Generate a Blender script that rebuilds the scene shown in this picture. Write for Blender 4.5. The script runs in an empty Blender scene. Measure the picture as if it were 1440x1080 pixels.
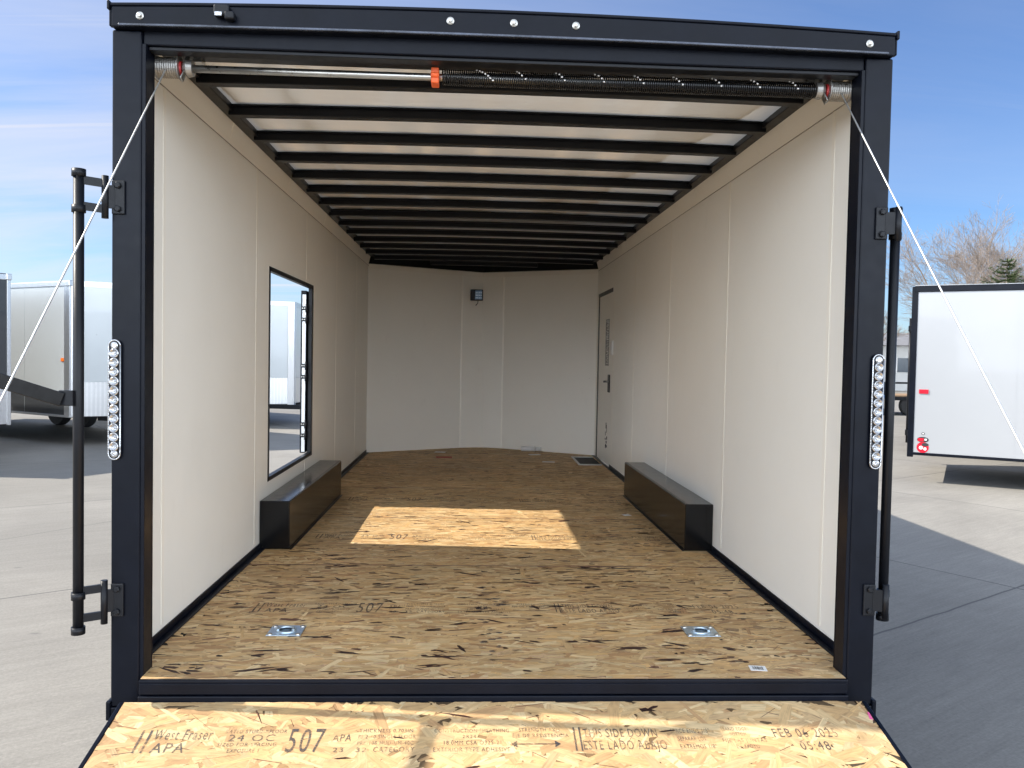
import bpy, math, random
import numpy as np
from mathutils import Vector, Matrix
R = math.radians
S = bpy.context.scene
COL = S.collection
# ------------------------------------------------------------------ camera
cam = bpy.data.cameras.new('camera'); co = bpy.data.objects.new('camera', cam); COL.objects.link(co)
cam.sensor_width = 36.0; cam.lens = 1146.2 / 1440 * 36.0; cam.clip_start = 0.02; cam.clip_end = 2000
_r = Vector((0.99865, -0.04846, 0.01869)); _u = Vector((-0.01707, 0.03367, 0.99929)); _b = Vector((-0.04905, -0.99826, 0.03279))
co.matrix_world = Matrix(((_r.x, _u.x, _b.x, -0.1139), (_r.y, _u.y, _b.y, -2.7613), (_r.z, _u.z, _b.z, 1.088), (0, 0, 0, 1)))
S.camera = co
S.view_settings.view_transform = 'Standard'; S.view_settings.look = 'None'; S.view_settings.gamma = 1
S.view_settings.exposure = EXPO = 1.5
SUN_EL = R(40.4)
SUN_ROT = R(274.5)           # the sun stands to the left of the trailer, a little towards its nose
# ------------------------------------------------------------------ node helpers
class NT:
    def __init__(s, tree): s.t = tree; s.n = tree.nodes; s.l = tree.links
    def add(s, typ, **kw):
        n = s.n.new(typ)
        for k, v in kw.items():
            if k == 'inp':
                for i, x in v.items(): s.set(n, i, x)
            else: setattr(n, k, v)
        return n
    def set(s, n, i, x):
        if isinstance(x, bpy.types.NodeSocket): s.l.new(x, n.inputs[i])
        else: n.inputs[i].default_value = x
    def math(s, op, a, b=None, c=None, clamp=False):
        n = s.n.new('ShaderNodeMath'); n.operation = op; n.use_clamp = clamp; s.set(n, 0, a)
        if b is not None: s.set(n, 1, b)
        if c is not None: s.set(n, 2, c)
        return n.outputs[0]
    def mix(s, f, a, b, mode='MIX'):
        n = s.n.new('ShaderNodeMix'); n.data_type = 'RGBA'; n.blend_type = mode
        s.set(n, 0, f); s.set(n, 6, a); s.set(n, 7, b); return n.outputs[2]
    def ramp(s, f, stops):
        n = s.n.new('ShaderNodeValToRGB'); s.set(n, 0, f); r = n.color_ramp
        while len(r.elements) < len(stops): r.elements.new(0.5)
        for e, (p, c) in zip(r.elements, stops):
            e.position = p; e.color = (c, c, c, 1) if isinstance(c, (int, float)) else (*c, 1)
        return n.outputs[0]
    def noise(s, vec, scale, detail=3, rough=0.55, dist=0.0):
        n = s.n.new('ShaderNodeTexNoise'); s.set(n, 'Scale', scale); s.set(n, 'Detail', detail); s.set(n, 'Roughness', rough); s.set(n, 'Distortion', dist)
        if vec is not None: s.set(n, 'Vector', vec)
        return n.outputs['Fac']
    def mapping(s, vec, scale=(1, 1, 1), rot=(0, 0, 0), loc=(0, 0, 0)):
        n = s.n.new('ShaderNodeMapping'); s.set(n, 'Vector', vec); s.set(n, 'Scale', scale); s.set(n, 'Rotation', rot); s.set(n, 'Location', loc)
        return n.outputs[0]
    def coord(s, k='Object'): return s.n.new('ShaderNodeTexCoord').outputs[k]
    def bump(s, h, strength=0.3, dist=0.01):
        n = s.n.new('ShaderNodeBump'); s.set(n, 'Strength', strength); s.set(n, 'Distance', dist); s.set(n, 'Height', h); return n.outputs[0]
# ------------------------------------------------------------------ world
SKY_TINT = (0.290, 0.390, 0.530, 1); CLOUD = (2.7, 2.65, 2.75, 1); SKY_FILL = (7.0, 8.0, 9.6, 1)
w = bpy.data.worlds.new('World'); S.world = w; w.use_nodes = True
T = NT(w.node_tree); bg = w.node_tree.nodes['Background']
sky = T.add('ShaderNodeTexSky', sky_type='NISHITA', sun_disc=False, sun_elevation=SUN_EL, sun_rotation=SUN_ROT,
            altitude=300, air_density=1.0, dust_density=0.6, ozone_density=1.6)
dirv = T.coord('Generated')
sep = T.add('ShaderNodeSeparateXYZ', inp={0: dirv})
zc = T.math('MAXIMUM', sep.outputs[2], 0.0)
den = T.math('ADD', zc, 0.12)
comb = T.add('ShaderNodeCombineXYZ', inp={0: T.math('DIVIDE', sep.outputs[0], den), 1: T.math('DIVIDE', sep.outputs[1], den), 2: 0.0})
cv = T.mapping(comb.outputs[0], scale=(0.28, 1.1, 1), rot=(0, 0, R(-7)), loc=(1.3, 0.2, 0))
c1 = T.noise(cv, 1.0, 7, 0.6, 0.9)
cv2 = T.mapping(comb.outputs[0], scale=(0.10, 3.6, 1), rot=(0, 0, R(8)), loc=(3.1, 4.4, 0))
c2 = T.noise(cv2, 1.0, 5, 0.6, 0.6)
leftness = T.ramp(T.math('MULTIPLY_ADD', sep.outputs[0], -0.9, 0.5), [(0.10, 0.22), (0.85, 1.0)])
low = T.ramp(zc, [(0.0, 1.0), (0.5, 0.45)])
cl = T.math('MULTIPLY', T.ramp(c1, [(0.34, 0.15), (0.72, 0.85)]), leftness)
cl = T.math('ADD', cl, T.math('MULTIPLY', T.ramp(c2, [(0.58, 0.0), (0.74, 0.5)]), leftness))
cl = T.math('MULTIPLY', cl, low, clamp=True)
skyb = T.mix(1.0, sky.outputs[0], SKY_TINT, 'MULTIPLY')
skyc = T.mix(cl, skyb, CLOUD)
# added bright veil in the unseen sky behind the camera, to fill the interior
fill_mask = T.ramp(T.math('MULTIPLY_ADD', sep.outputs[1], -0.5, 0.5), [(0.54, 0.0), (0.72, 1.0)])
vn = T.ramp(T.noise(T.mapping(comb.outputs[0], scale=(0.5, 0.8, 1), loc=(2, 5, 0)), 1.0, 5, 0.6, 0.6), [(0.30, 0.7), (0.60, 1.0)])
vel = T.ramp(zc, [(0.0, 1.0), (0.16, 1.0), (0.38, 0.32)])      # added fill is strongest low down, reaching the nose wall
fill_col = T.mix(1.0, (SKY_FILL[0] * 2.15, SKY_FILL[1] * 2.08, SKY_FILL[2] * 1.95, 1), vel, 'MULTIPLY')
skyc = T.mix(T.math('MULTIPLY', fill_mask, vn), skyc, fill_col)
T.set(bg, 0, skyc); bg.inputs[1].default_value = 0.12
# ------------------------------------------------------------------ sun
sd = bpy.data.lights.new('sun', 'SUN'); sd.energy = 2.75; sd.angle = R(0.53); sd.color = (1.0, 0.93, 0.82)
so = bpy.data.objects.new('sun', sd); COL.objects.link(so)
sv = Vector((math.sin(SUN_ROT) * math.cos(SUN_EL), math.cos(SUN_ROT) * math.cos(SUN_EL), math.sin(SUN_EL)))
so.rotation_euler = sv.to_track_quat('Z', 'Y').to_euler(); so.location = sv * 30
S.cycles.max_bounces = 10; S.cycles.diffuse_bounces = 8; S.cycles.glossy_bounces = 4; S.cycles.transparent_max_bounces = 12
S.cycles.sample_clamp_indirect = 6.0; S.cycles.caustics_reflective = False; S.cycles.caustics_refractive = False
G = -0.6                     # ground height; the trailer's floor is z = 0
# ------------------------------------------------------------------ materials
def new_mat(name):
    m = bpy.data.materials.new(name); m.use_nodes = True; t = NT(m.node_tree); return m, t, m.node_tree.nodes['Principled BSDF']
def paint(name, col, rough=0.35, metal=0.0, var=0.06, scale=6.0, bump=0.0, bscale=40.0, coat=0.0, spec=0.5, dirt=None):
    m, t, p = new_mat(name); c = t.coord()
    n = t.noise(c, scale, 4, 0.6)
    f = t.ramp(n, [(0.3, 0.0), (0.7, 1.0)])
    a = tuple(max(0, x * (1 - var)) for x in col) + (1,); b = tuple(min(1, x * (1 + var)) for x in col) + (1,)
    colr = t.mix(f, a, b)
    if dirt:
        d = t.ramp(t.noise(c, scale * 3.1, 6, 0.7), [(0.56, 0.0), (0.72, 1.0)])
        colr = t.mix(t.math('MULTIPLY', d, dirt[1]), colr, (*dirt[0], 1))
    t.set(p, 'Base Color', colr)
    t.set(p, 'Roughness', t.math('MULTIPLY_ADD', t.noise(c, scale * 5, 3), 0.18, rough - 0.09))
    p.inputs['Metallic'].default_value = metal; p.inputs['Coat Weight'].default_value = coat
    p.inputs['Specular IOR Level'].default_value = spec
    if bump: t.set(p, 'Normal', t.bump(t.noise(c, bscale, 4), bump, 0.01))
    return m
M = {}
M['black'] = paint('black_paint', (0.0035, 0.005, 0.010), 0.34, 0, 0.25, 5, 0.02, 60, coat=0.0, spec=0.17, dirt=((0.015, 0.016, 0.02), 0.15))
M['blackgloss'] = paint('black_gloss_metal', (0.0045, 0.0045, 0.005), 0.17, 0, 0.3, 5, 0.02, 14, spec=0.32)
M['lip'] = paint('worn_lip_highlight', (0.05, 0.06, 0.085), 0.25, 0.3, 0.5, 9, 0.1, 60, spec=0.8)  # scuffed edge, its colour also lightened steel blue for the sky highlight
M['blackmatt'] = paint('black_powder_coat', (0.006, 0.007, 0.010), 0.42, 0, 0.2, 9, 0.05, 300, spec=0.3)
M['bow'] = paint('ceiling_bow_paint', (0.004, 0.0045, 0.006), 0.36, 0, 0.2, 4, 0.04, 20, spec=0.22)
M['steel'] = paint('bare_steel', (0.52, 0.51, 0.48), 0.3, 1.0, 0.1, 12, 0.05, 80)
M['zinc'] = paint('zinc_plate', (0.55, 0.66, 0.75), 0.33, 0.9, 0.15, 40, 0.1, 200)
M['galvdark'] = paint('worn_drum', (0.34, 0.33, 0.31), 0.42, 0.7, 0.2, 40)
M['galv'] = paint('galvanised_cable', (0.62, 0.62, 0.60), 0.4, 0.7, 0.1, 40)
M['orange'] = paint('orange_collar', (0.85, 0.13, 0.03), 0.5, 0, 0.05, 20)
M['red'] = paint('red_paint', (0.45, 0.03, 0.03), 0.45, 0, 0.1, 20)
M['rubber'] = paint('rubber', (0.025, 0.025, 0.026), 0.8, 0, 0.2, 20)
M['alum'] = paint('aluminium_trim', (0.62, 0.63, 0.64), 0.35, 0.85, 0.05, 8)
M['gray'] = paint('light_gray_skin', (0.50, 0.53, 0.54), 0.32, 0.15, 0.03, 1.2, 0.03, 2.5, coat=0.3)
M['charcoal'] = paint('charcoal_skin', (0.035, 0.038, 0.042), 0.32, 0.1, 0.06, 2, 0.03, 2.5, coat=0.3)
M['white'] = paint('white_skin', (0.385, 0.395, 0.41), 0.32, 0.0, 0.02, 1.0, 0.03, 2.5, coat=0.3)
M['whiteplastic'] = paint('white_plastic', (0.75, 0.75, 0.73), 0.4, 0, 0.03, 8)
M['paper'] = paint('white_paper', (0.78, 0.78, 0.77), 0.7, 0, 0.04, 30)
M['redpaper'] = paint('red_paper', (0.42, 0.06, 0.04), 0.7, 0, 0.1, 30)
M['print'] = paint('dark_print', (0.03, 0.03, 0.035), 0.7, 0, 0.2, 60)
M['whiteink'] = paint('white_ink', (0.8, 0.8, 0.8), 0.6, 0, 0.02, 60)
M['trimseam'] = paint('seam_trim', (0.90, 0.86, 0.77), 0.35, 0, 0.02, 3)
M['zincdark'] = paint('zinc_shadow', (0.12, 0.16, 0.20), 0.35, 0.9, 0.15, 40)
M['edgepaint'] = paint('sealed_board_edge', (0.085, 0.035, 0.03), 0.6, 0, 0.3, 30)
M['seamline'] = paint('seam_shadow_gap', (0.26, 0.23, 0.20), 0.7)
M['soil'] = paint('planter_soil', (0.1, 0.08, 0.06), 0.9)
def wall_mat(name, col):
    m, t, p = new_mat(name); c = t.coord()
    f = t.ramp(t.noise(c, 1.1, 5, 0.6), [(0.3, 0.0), (0.7, 1.0)])
    a = tuple(x * 0.96 for x in col) + (1,)
    cc = t.mix(f, a, (*col, 1))
    vo = t.add('ShaderNodeTexVoronoi', inp={'Vector': c, 'Scale': 5.5, 'Randomness': 1.0})
    sp = t.ramp(vo.outputs['Distance'], [(0.018, 1.0), (0.03, 0.0)])
    rnd = t.add('ShaderNodeSeparateColor', inp={0: vo.outputs['Color']})
    sp = t.math('MULTIPLY', sp, t.math('GREATER_THAN', rnd.outputs[0], 0.45))
    spk = t.mix(t.math('GREATER_THAN', rnd.outputs[1], 0.3), (0.30, 0.27, 0.24, 1), (0.97, 0.96, 0.94, 1))
    cc = t.mix(t.math('MULTIPLY', sp, 0.75), cc, spk)
    smudge = t.ramp(t.noise(t.mapping(c, (1, 1, .35)), 7, 6, 0.7), [(0.62, 0.0), (0.78, 0.10)])
    cc = t.mix(smudge, cc, (0.45, 0.42, 0.38, 1))
    t.set(p, 'Base Color', cc)
    t.set(p, 'Roughness', t.math('MULTIPLY_ADD', t.noise(c, 4, 4), 0.2, 0.33))
    h = t.math('ADD', t.math('MULTIPLY', t.noise(c, 2.2, 3), 1.0), t.math('MULTIPLY', sp, 0.5))
    h = t.math('ADD', h, t.math('MULTIPLY', t.noise(c, 160, 2), 0.02))
    t.set(p, 'Normal', t.bump(h, 0.30, 0.02))
    return m
M['wall'] = wall_mat('interior_wall_panel', (0.91, 0.88, 0.81))
M['strip'] = wall_mat('interior_wall_strip', (0.895, 0.855, 0.78))
def ceil_mat():
    m, t, p = new_mat('ceiling_skin'); c = t.coord()
    cc = t.mix(t.noise(t.mapping(c, (0.5, 2, 1)), 1.5, 5, 0.6), (0.68, 0.65, 0.60, 1), (0.80, 0.77, 0.72, 1))
    t.set(p, 'Base Color', cc); p.inputs['Metallic'].default_value = 0.3
    t.set(p, 'Roughness', t.math('MULTIPLY_ADD', t.noise(c, 3, 4), 0.2, 0.3))
    t.set(p, 'Normal', t.bump(t.noise(t.mapping(c, (1, 2.5, 1)), 1.6, 3), 0.25, 0.05))
    return m
M['ceil'] = ceil_mat()
def osb_mat():
    m, t, p = new_mat('strand_board')
    at = t.add('ShaderNodeAttribute', attribute_name='Col')
    uv = t.add('ShaderNodeUVMap', uv_map='UVMap').outputs[0]
    su = t.add('ShaderNodeSeparateXYZ', inp={0: uv})
    gr = t.noise(t.mapping(uv, (9, 160, 1)), 1.0, 4, 0.6, 0.3)          # grain along each strand
    gr2 = t.noise(t.mapping(uv, (25, 60, 1), loc=(7, 3, 0)), 1.0, 3, 0.6)
    g = t.ramp(t.math('ADD', t.math('MULTIPLY', gr, 0.65), t.math('MULTIPLY', gr2, 0.35)), [(0.3, 0.62), (0.52, 1.0), (0.72, 1.18)])
    col = t.mix(1.0, at.outputs['Color'], g, 'MULTIPLY')
    ob = t.coord()
    wx = t.ramp(t.noise(ob, 1.6, 5, 0.65), [(0.35, 0.82), (0.65, 1.08)])
    col = t.mix(1.0, col, wx, 'MULTIPLY')
    t.set(p, 'Base Color', col); t.set(p, 'Roughness', t.math('MULTIPLY_ADD', gr, 0.25, 0.45))
    p.inputs['Specular IOR Level'].default_value = 0.35
    t.set(p, 'Normal', t.bump(gr, 0.35, 0.002))
    return m
M['osb'] = osb_mat()
def ink_mat():
    m, t, p = new_mat('stamped_ink'); c = t.coord()
    n = t.noise(t.mapping(c, (0.35, 1.6, 1)), 260, 3, 0.6); n2 = t.noise(c, 18, 3, 0.6)
    f = t.ramp(t.math('ADD', t.math('MULTIPLY', n, 0.6), t.math('MULTIPLY', n2, 0.5)), [(0.44, 0.10), (0.58, 0.80)])
    p.inputs['Base Color'].default_value = (0.055, 0.05, 0.055, 1); p.inputs['Roughness'].default_value = 0.7
    t.set(p, 'Alpha', f); return m
M['ink'] = ink_mat()
def dplate():
    m, t, p = new_mat('diamond_plate'); c = t.coord()
    s = t.add('ShaderNodeSeparateXYZ', inp={0: c})
    a = t.math('ADD', s.outputs[0], s.outputs[1])
    u = t.math('MULTIPLY', t.math('ADD', a, s.outputs[2]), 150.0); v = t.math('MULTIPLY', t.math('SUBTRACT', a, s.outputs[2]), 150.0)
    h = t.math('MULTIPLY', t.math('SINE', u), t.math('SINE', v))
    h = t.ramp(h, [(0.35, 0.0), (0.6, 1.0)])
    p.inputs['Metallic'].default_value = 0.9
    t.set(p, 'Base Color', t.mix(h, (0.62, 0.63, 0.64, 1), (0.8, 0.8, 0.8, 1))); p.inputs['Roughness'].default_value = 0.28
    t.set(p, 'Normal', t.bump(h, 0.35, 0.004)); return m
M['diamond'] = dplate()
def glassy():
    m, t, p = new_mat('clear_lens'); c = t.coord()
    p.inputs['Base Color'].default_value = (0.50, 0.51, 0.53, 1); p.inputs['Roughness'].default_value = 0.10
    p.inputs['Metallic'].default_value = 0.85; p.inputs['Coat Weight'].default_value = 1.0
    t.set(p, 'Normal', t.bump(t.noise(c, 180, 2), 0.35, 0.003)); return m
M['lens'] = glassy()
def concrete():
    m, t, p = new_mat('concrete'); c = t.coord()
    s = t.add('ShaderNodeSeparateXYZ', inp={0: c}); X, Y = s.outputs[0], s.outputs[1]
    U = t.math('ADD', t.math('MULTIPLY', X, 0.8387), t.math('MULTIPLY', Y, 0.5446))
    V = t.math('ADD', t.math('MULTIPLY', X, -0.5446), t.math('MULTIPLY', Y, 0.8387))
    wob = t.math('MULTIPLY', t.math('SUBTRACT', t.noise(c, 3, 3), 0.5), 0.03)
    def line(val, off, wdt):
        q = t.math('DIVIDE', t.math('ADD', t.math('SUBTRACT', val, off), wob), 3.66)
        d = t.math('ABSOLUTE', t.math('SUBTRACT', q, t.math('ROUND', q)))
        return t.math('LESS_THAN', d, wdt / 3.66)
    jl = t.math('MAXIMUM', line(U, 5.155, 0.009), line(V, 0.484, 0.009))
    n3 = t.math('ADD', t.math('MULTIPLY', X, -0.814), t.math('MULTIPLY', Y, 0.581))
    cr = t.math('LESS_THAN', t.math('ABSOLUTE', t.math('SUBTRACT', t.math('ADD', n3, t.math('MULTIPLY', wob, 1.5)), 6.097)), 0.006)
    cr = t.math('MULTIPLY', cr, t.math('LESS_THAN', X, -2.0))
    jl = t.math('MAXIMUM', jl, cr)
    # slabs differ slightly in tone
    cu = t.math('FLOOR', t.math('DIVIDE', t.math('SUBTRACT', U, 5.155), 3.66)); cvv = t.math('FLOOR', t.math('DIVIDE', t.math('SUBTRACT', V, 0.484), 3.66))
    wn = t.add('ShaderNodeTexWhiteNoise', noise_dimensions='2D', inp={0: t.add('ShaderNodeCombineXYZ', inp={0: cu, 1: cvv, 2: 0.0}).outputs[0]})
    base = t.mix(wn.outputs[0], (0.246, 0.232, 0.206, 1), (0.284, 0.268, 0.240, 1))
    big = t.ramp(t.noise(c, 0.45, 6, 0.65, 0.5), [(0.3, 0.80), (0.7, 1.13)])
    base = t.mix(1.0, base, big, 'MULTIPLY')
    uvv = t.add('ShaderNodeCombineXYZ', inp={0: U, 1: V, 2: 0.0}).outputs[0]
    bro = t.noise(t.mapping(uvv, (3.5, 90, 1)), 1.0, 4, 0.7)
    bro2 = t.noise(t.mapping(uvv, (1.2, 16, 1), rot=(0, 0, R(12))), 1.0, 5, 0.7)
    base = t.mix(1.0, base, t.ramp(bro, [(0.3, 0.90), (0.7, 1.08)]), 'MULTIPLY')
    base = t.mix(1.0, base, t.ramp(bro2, [(0.3, 0.90), (0.7, 1.07)]), 'MULTIPLY')
    fine = t.ramp(t.noise(c, 55, 5, 0.75), [(0.3, 0.80), (0.7, 1.16)])
    base = t.mix(1.0, base, fine, 'MULTIPLY')
    st = t.ramp(t.noise(t.mapping(uvv, (0.7, 1.5, 1)), 1.3, 6, 0.7, 1.2), [(0.57, 0.0), (0.70, 0.45)])
    base = t.mix(st, base, (0.19, 0.18, 0.165, 1))
    vo = t.add('ShaderNodeTexVoronoi', inp={'Vector': t.mapping(c, (1, 2, 1)), 'Scale': 1.1})
    spot = t.ramp(vo.outputs['Distance'], [(0.02, 0.6), (0.05, 0.0)])
    base = t.mix(spot, base, (0.12, 0.115, 0.11, 1))
    base = t.mix(t.math('MULTIPLY', jl, 0.9), base, (0.10, 0.095, 0.09, 1))
    t.set(p, 'Base Color', base); p.inputs['Roughness'].default_value = 0.75
    h = t.math('SUBTRACT', t.math('ADD', t.math('MULTIPLY', bro, 0.5), t.math('MULTIPLY', t.noise(c, 120, 3), 0.6)), t.math('MULTIPLY', jl, 2.0))
    t.set(p, 'Normal', t.bump(h, 0.25, 0.006)); return m
M['concrete'] = concrete()
M['bark'] = paint('tree_bark', (0.27, 0.22, 0.185), 0.85, 0, 0.3, 3)
M['needles'] = paint('fir_needles', (0.085, 0.12, 0.045), 0.6, 0, 0.5, 1.5)
M['build'] = paint('white_siding', (0.62, 0.62, 0.60), 0.6, 0, 0.05, 2)
M['roofg'] = paint('gray_roof', (0.22, 0.22, 0.23), 0.7, 0, 0.1, 2)
M['window'] = paint('dark_window', (0.05, 0.07, 0.09), 0.1, 0, 0.1, 2)
M['wood'] = paint('plank_wood', (0.30, 0.19, 0.10), 0.7, 0, 0.2, 3)
M['amber'] = paint('amber_lens', (0.85, 0.18, 0.02), 0.25, 0, 0.05, 20, coat=0.6)
M['redlens'] = paint('red_lens', (0.65, 0.01, 0.03), 0.25, 0, 0.05, 20, coat=0.6)
M['pink'] = paint('pink_edge_paint', (0.75, 0.12, 0.30), 0.6, 0, 0.1, 20)
# ------------------------------------------------------------------ mesh builder
class MB:
    def __init__(s): s.v = []; s.f = []; s.sm = []
    def face(s, idx, smooth=False): s.f.append(tuple(idx)); s.sm.append(smooth)
    def hexa(s, p):            # 8 points: bottom 4 ccw, top 4 ccw
        b = len(s.v); s.v += [tuple(q) for q in p]
        for q in ((3, 2, 1, 0), (4, 5, 6, 7), (0, 1, 5, 4), (1, 2, 6, 5), (2, 3, 7, 6), (3, 0, 4, 7)): s.face([b + i for i in q])
        return s
    def box(s, x0, x1, y0, y1, z0, z1):
        return s.hexa([(x0, y0, z0), (x1, y0, z0), (x1, y1, z0), (x0, y1, z0), (x0, y0, z1), (x1, y0, z1), (x1, y1, z1), (x0, y1, z1)])
    def obox(s, c, ax, ay, az, hx, hy, hz):
        c, ax, ay, az = (Vector(q) for q in (c, ax, ay, az)); P = []
        for dz in (-hz, hz):
            for dx, dy in ((-hx, -hy), (hx, -hy), (hx, hy), (-hx, hy)): P.append(c + ax * dx + ay * dy + az * dz)
        return s.hexa(P)
    def bar(s, a, b, w, t, up=(0, 0, 1)):      # rectangular bar from a to b: w across, t along up
        a, b = Vector(a), Vector(b); d = (b - a); L = d.length; d.normalize(); x = d.cross(Vector(up)).normalized(); u = x.cross(d).normalized()
        return s.obox((a + b) / 2, x, d, u, w / 2, L / 2, t / 2)
    def tube(s, pts, rad, n=12, cap=True):
        pts = [Vector(p) for p in pts]; rads = rad if isinstance(rad, (list, tuple)) else [rad] * len(pts)
        rings = []; prev = None
        for i, p in enumerate(pts):
            d = (pts[min(i + 1, len(pts) - 1)] - pts[max(i - 1, 0)]).normalized()
            if prev is None: x = d.orthogonal().normalized()
            else: x = (prev - d * prev.dot(d)).normalized()
            prev = x; y = d.cross(x); b = len(s.v)
            for k in range(n):
                a = 2 * math.pi * k / n; s.v.append(tuple(p + (x * math.cos(a) + y * math.sin(a)) * rads[i]))
            rings.append(b)
        for r0, r1 in zip(rings, rings[1:]):
            for k in range(n): s.face((r0 + k, r0 + (k + 1) % n, r1 + (k + 1) % n, r1 + k), True)
        if cap:
            s.face([rings[0] + k for k in range(n)][::-1]); s.face([rings[-1] + k for k in range(n)])
        return s
    def lathe(s, c, axis, prof, n=24):       # prof: (distance along axis, radius)
        c = Vector(c); d = Vector(axis).normalized()
        return s.tube_profile(c, d, prof, n)
    def tube_profile(s, c, d, prof, n):
        x = d.orthogonal().normalized(); y = d.cross(x); rings = []
        for h, r in prof:
            b = len(s.v)
            for k in range(n):
                a = 2 * math.pi * k / n; s.v.append(tuple(c + d * h + (x * math.cos(a) + y * math.sin(a)) * r))
            rings.append(b)
        for r0, r1 in zip(rings, rings[1:]):
            for k in range(n): s.face((r0 + k, r0 + (k + 1) % n, r1 + (k + 1) % n, r1 + k), False)
        s.face([rings[0] + k for k in range(n)][::-1]); s.face([rings[-1] + k for k in range(n)])
        return s
    def prism(s, poly, a, b):              # poly of 3D points extruded by vector b-a
        n = len(poly); base = len(s.v); o = Vector(b) - Vector(a)
        s.v += [tuple(Vector(p)) for p in poly] + [tuple(Vector(p) + o) for p in poly]
        s.face([base + i for i in range(n)][::-1]); s.face([base + n + i for i in range(n)])
        for i in range(n): j = (i + 1) % n; s.face((base + i, base + j, base + n + j, base + n + i))
        return s
    def build(s, name, mat, parent=None, bevel=0.0, segs=2):
        me = bpy.data.meshes.new(name); me.from_pydata(s.v, [], s.f); me.materials.append(M[mat] if isinstance(mat, str) else mat)
        me.polygons.foreach_set('use_smooth', s.sm); me.update()
        import bmesh
        bm = bmesh.new(); bm.from_mesh(me); bmesh.ops.recalc_face_normals(bm, faces=bm.faces); bm.to_mesh(me); bm.free()
        o = bpy.data.objects.new(name, me); COL.objects.link(o)
        adopt(o, parent)
        if bevel:
            md = o.modifiers.new('bevel', 'BEVEL'); md.width = bevel; md.segments = segs; md.limit_method = 'ANGLE'; md.angle_limit = R(40)
        return o
def adopt(o, parent):
    if parent is None: return
    o.parent = parent
    if parent.type == 'EMPTY': o.location = -Vector(parent.get('_base', (0, 0, 0)))
def empty(name, base=(0, 0, 0), local=False):
    o = bpy.data.objects.new(name, None); COL.objects.link(o); o.location = base; o.empty_display_size = 0.3
    o['_base'] = (0.0, 0.0, 0.0) if local else tuple(float(q) for q in base)
    return o
def tag(o, label=None, cat=None, group=None, kind=None):
    if label: o['label'] = label
    if cat: o['category'] = cat
    if group: o['group'] = group
    if kind: o['kind'] = kind
    return o
def copy_tree(o, parent=None):
    c = o.copy(); COL.objects.link(c); c.parent = parent
    for ch in [q for q in KIDS.get(o, o.children)]: copy_tree(ch, c)
    return c
KIDS = {}
def text_obj(lines, mat, parent, name, origin, ux, uy, off=0.002, font_scale=1.0):
    """lines: (text, x, y, height, width) laid out in metres in the plane ux, uy; ONE mesh"""
    ux, uy = Vector(ux).normalized(), Vector(uy).normalized(); nz = ux.cross(uy); org = Vector(origin) + nz * off
    V = []; F = []
    for txt, x, y, hgt, wid in lines:
        cu = bpy.data.curves.new('t', 'FONT'); cu.body = txt; cu.resolution_u = 3; cu.size = 1; cu.space_character = 1.18; cu.offset = 0.0
        ob = bpy.data.objects.new('t', cu); COL.objects.link(ob)
        dg = bpy.context.evaluated_depsgraph_get(); dg.update(); me = bpy.data.meshes.new_from_object(ob.evaluated_get(dg))
        vs = [v.co.copy() for v in me.vertices]
        if vs:
            x0 = min(v.x for v in vs); x1 = max(v.x for v in vs); y0 = 0.0; y1 = 0.7
            b = len(V)
            for v in vs: V.append(tuple(org + ux * (x + (v.x - x0) / (x1 - x0) * wid) + uy * (y + v.y / y1 * hgt)))
            F += [tuple(b + i for i in p.vertices) for p in me.polygons]
        COL.objects.unlink(ob); bpy.data.objects.remove(ob); bpy.data.curves.remove(cu); bpy.data.meshes.remove(me)
    me = bpy.data.meshes.new(name); me.from_pydata(V, [], F); me.materials.append(M[mat])
    o = bpy.data.objects.new(name, me); COL.objects.link(o); adopt(o, parent)
    return o
# ================================================================== ground
g = MB(); N = 2
g.box(-400, 400, -250, 550, G - 0.3, G)
tag(g.build('ground', 'concrete'), 'pale broom finished concrete yard with saw cut joints', 'ground', kind='structure')
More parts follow.
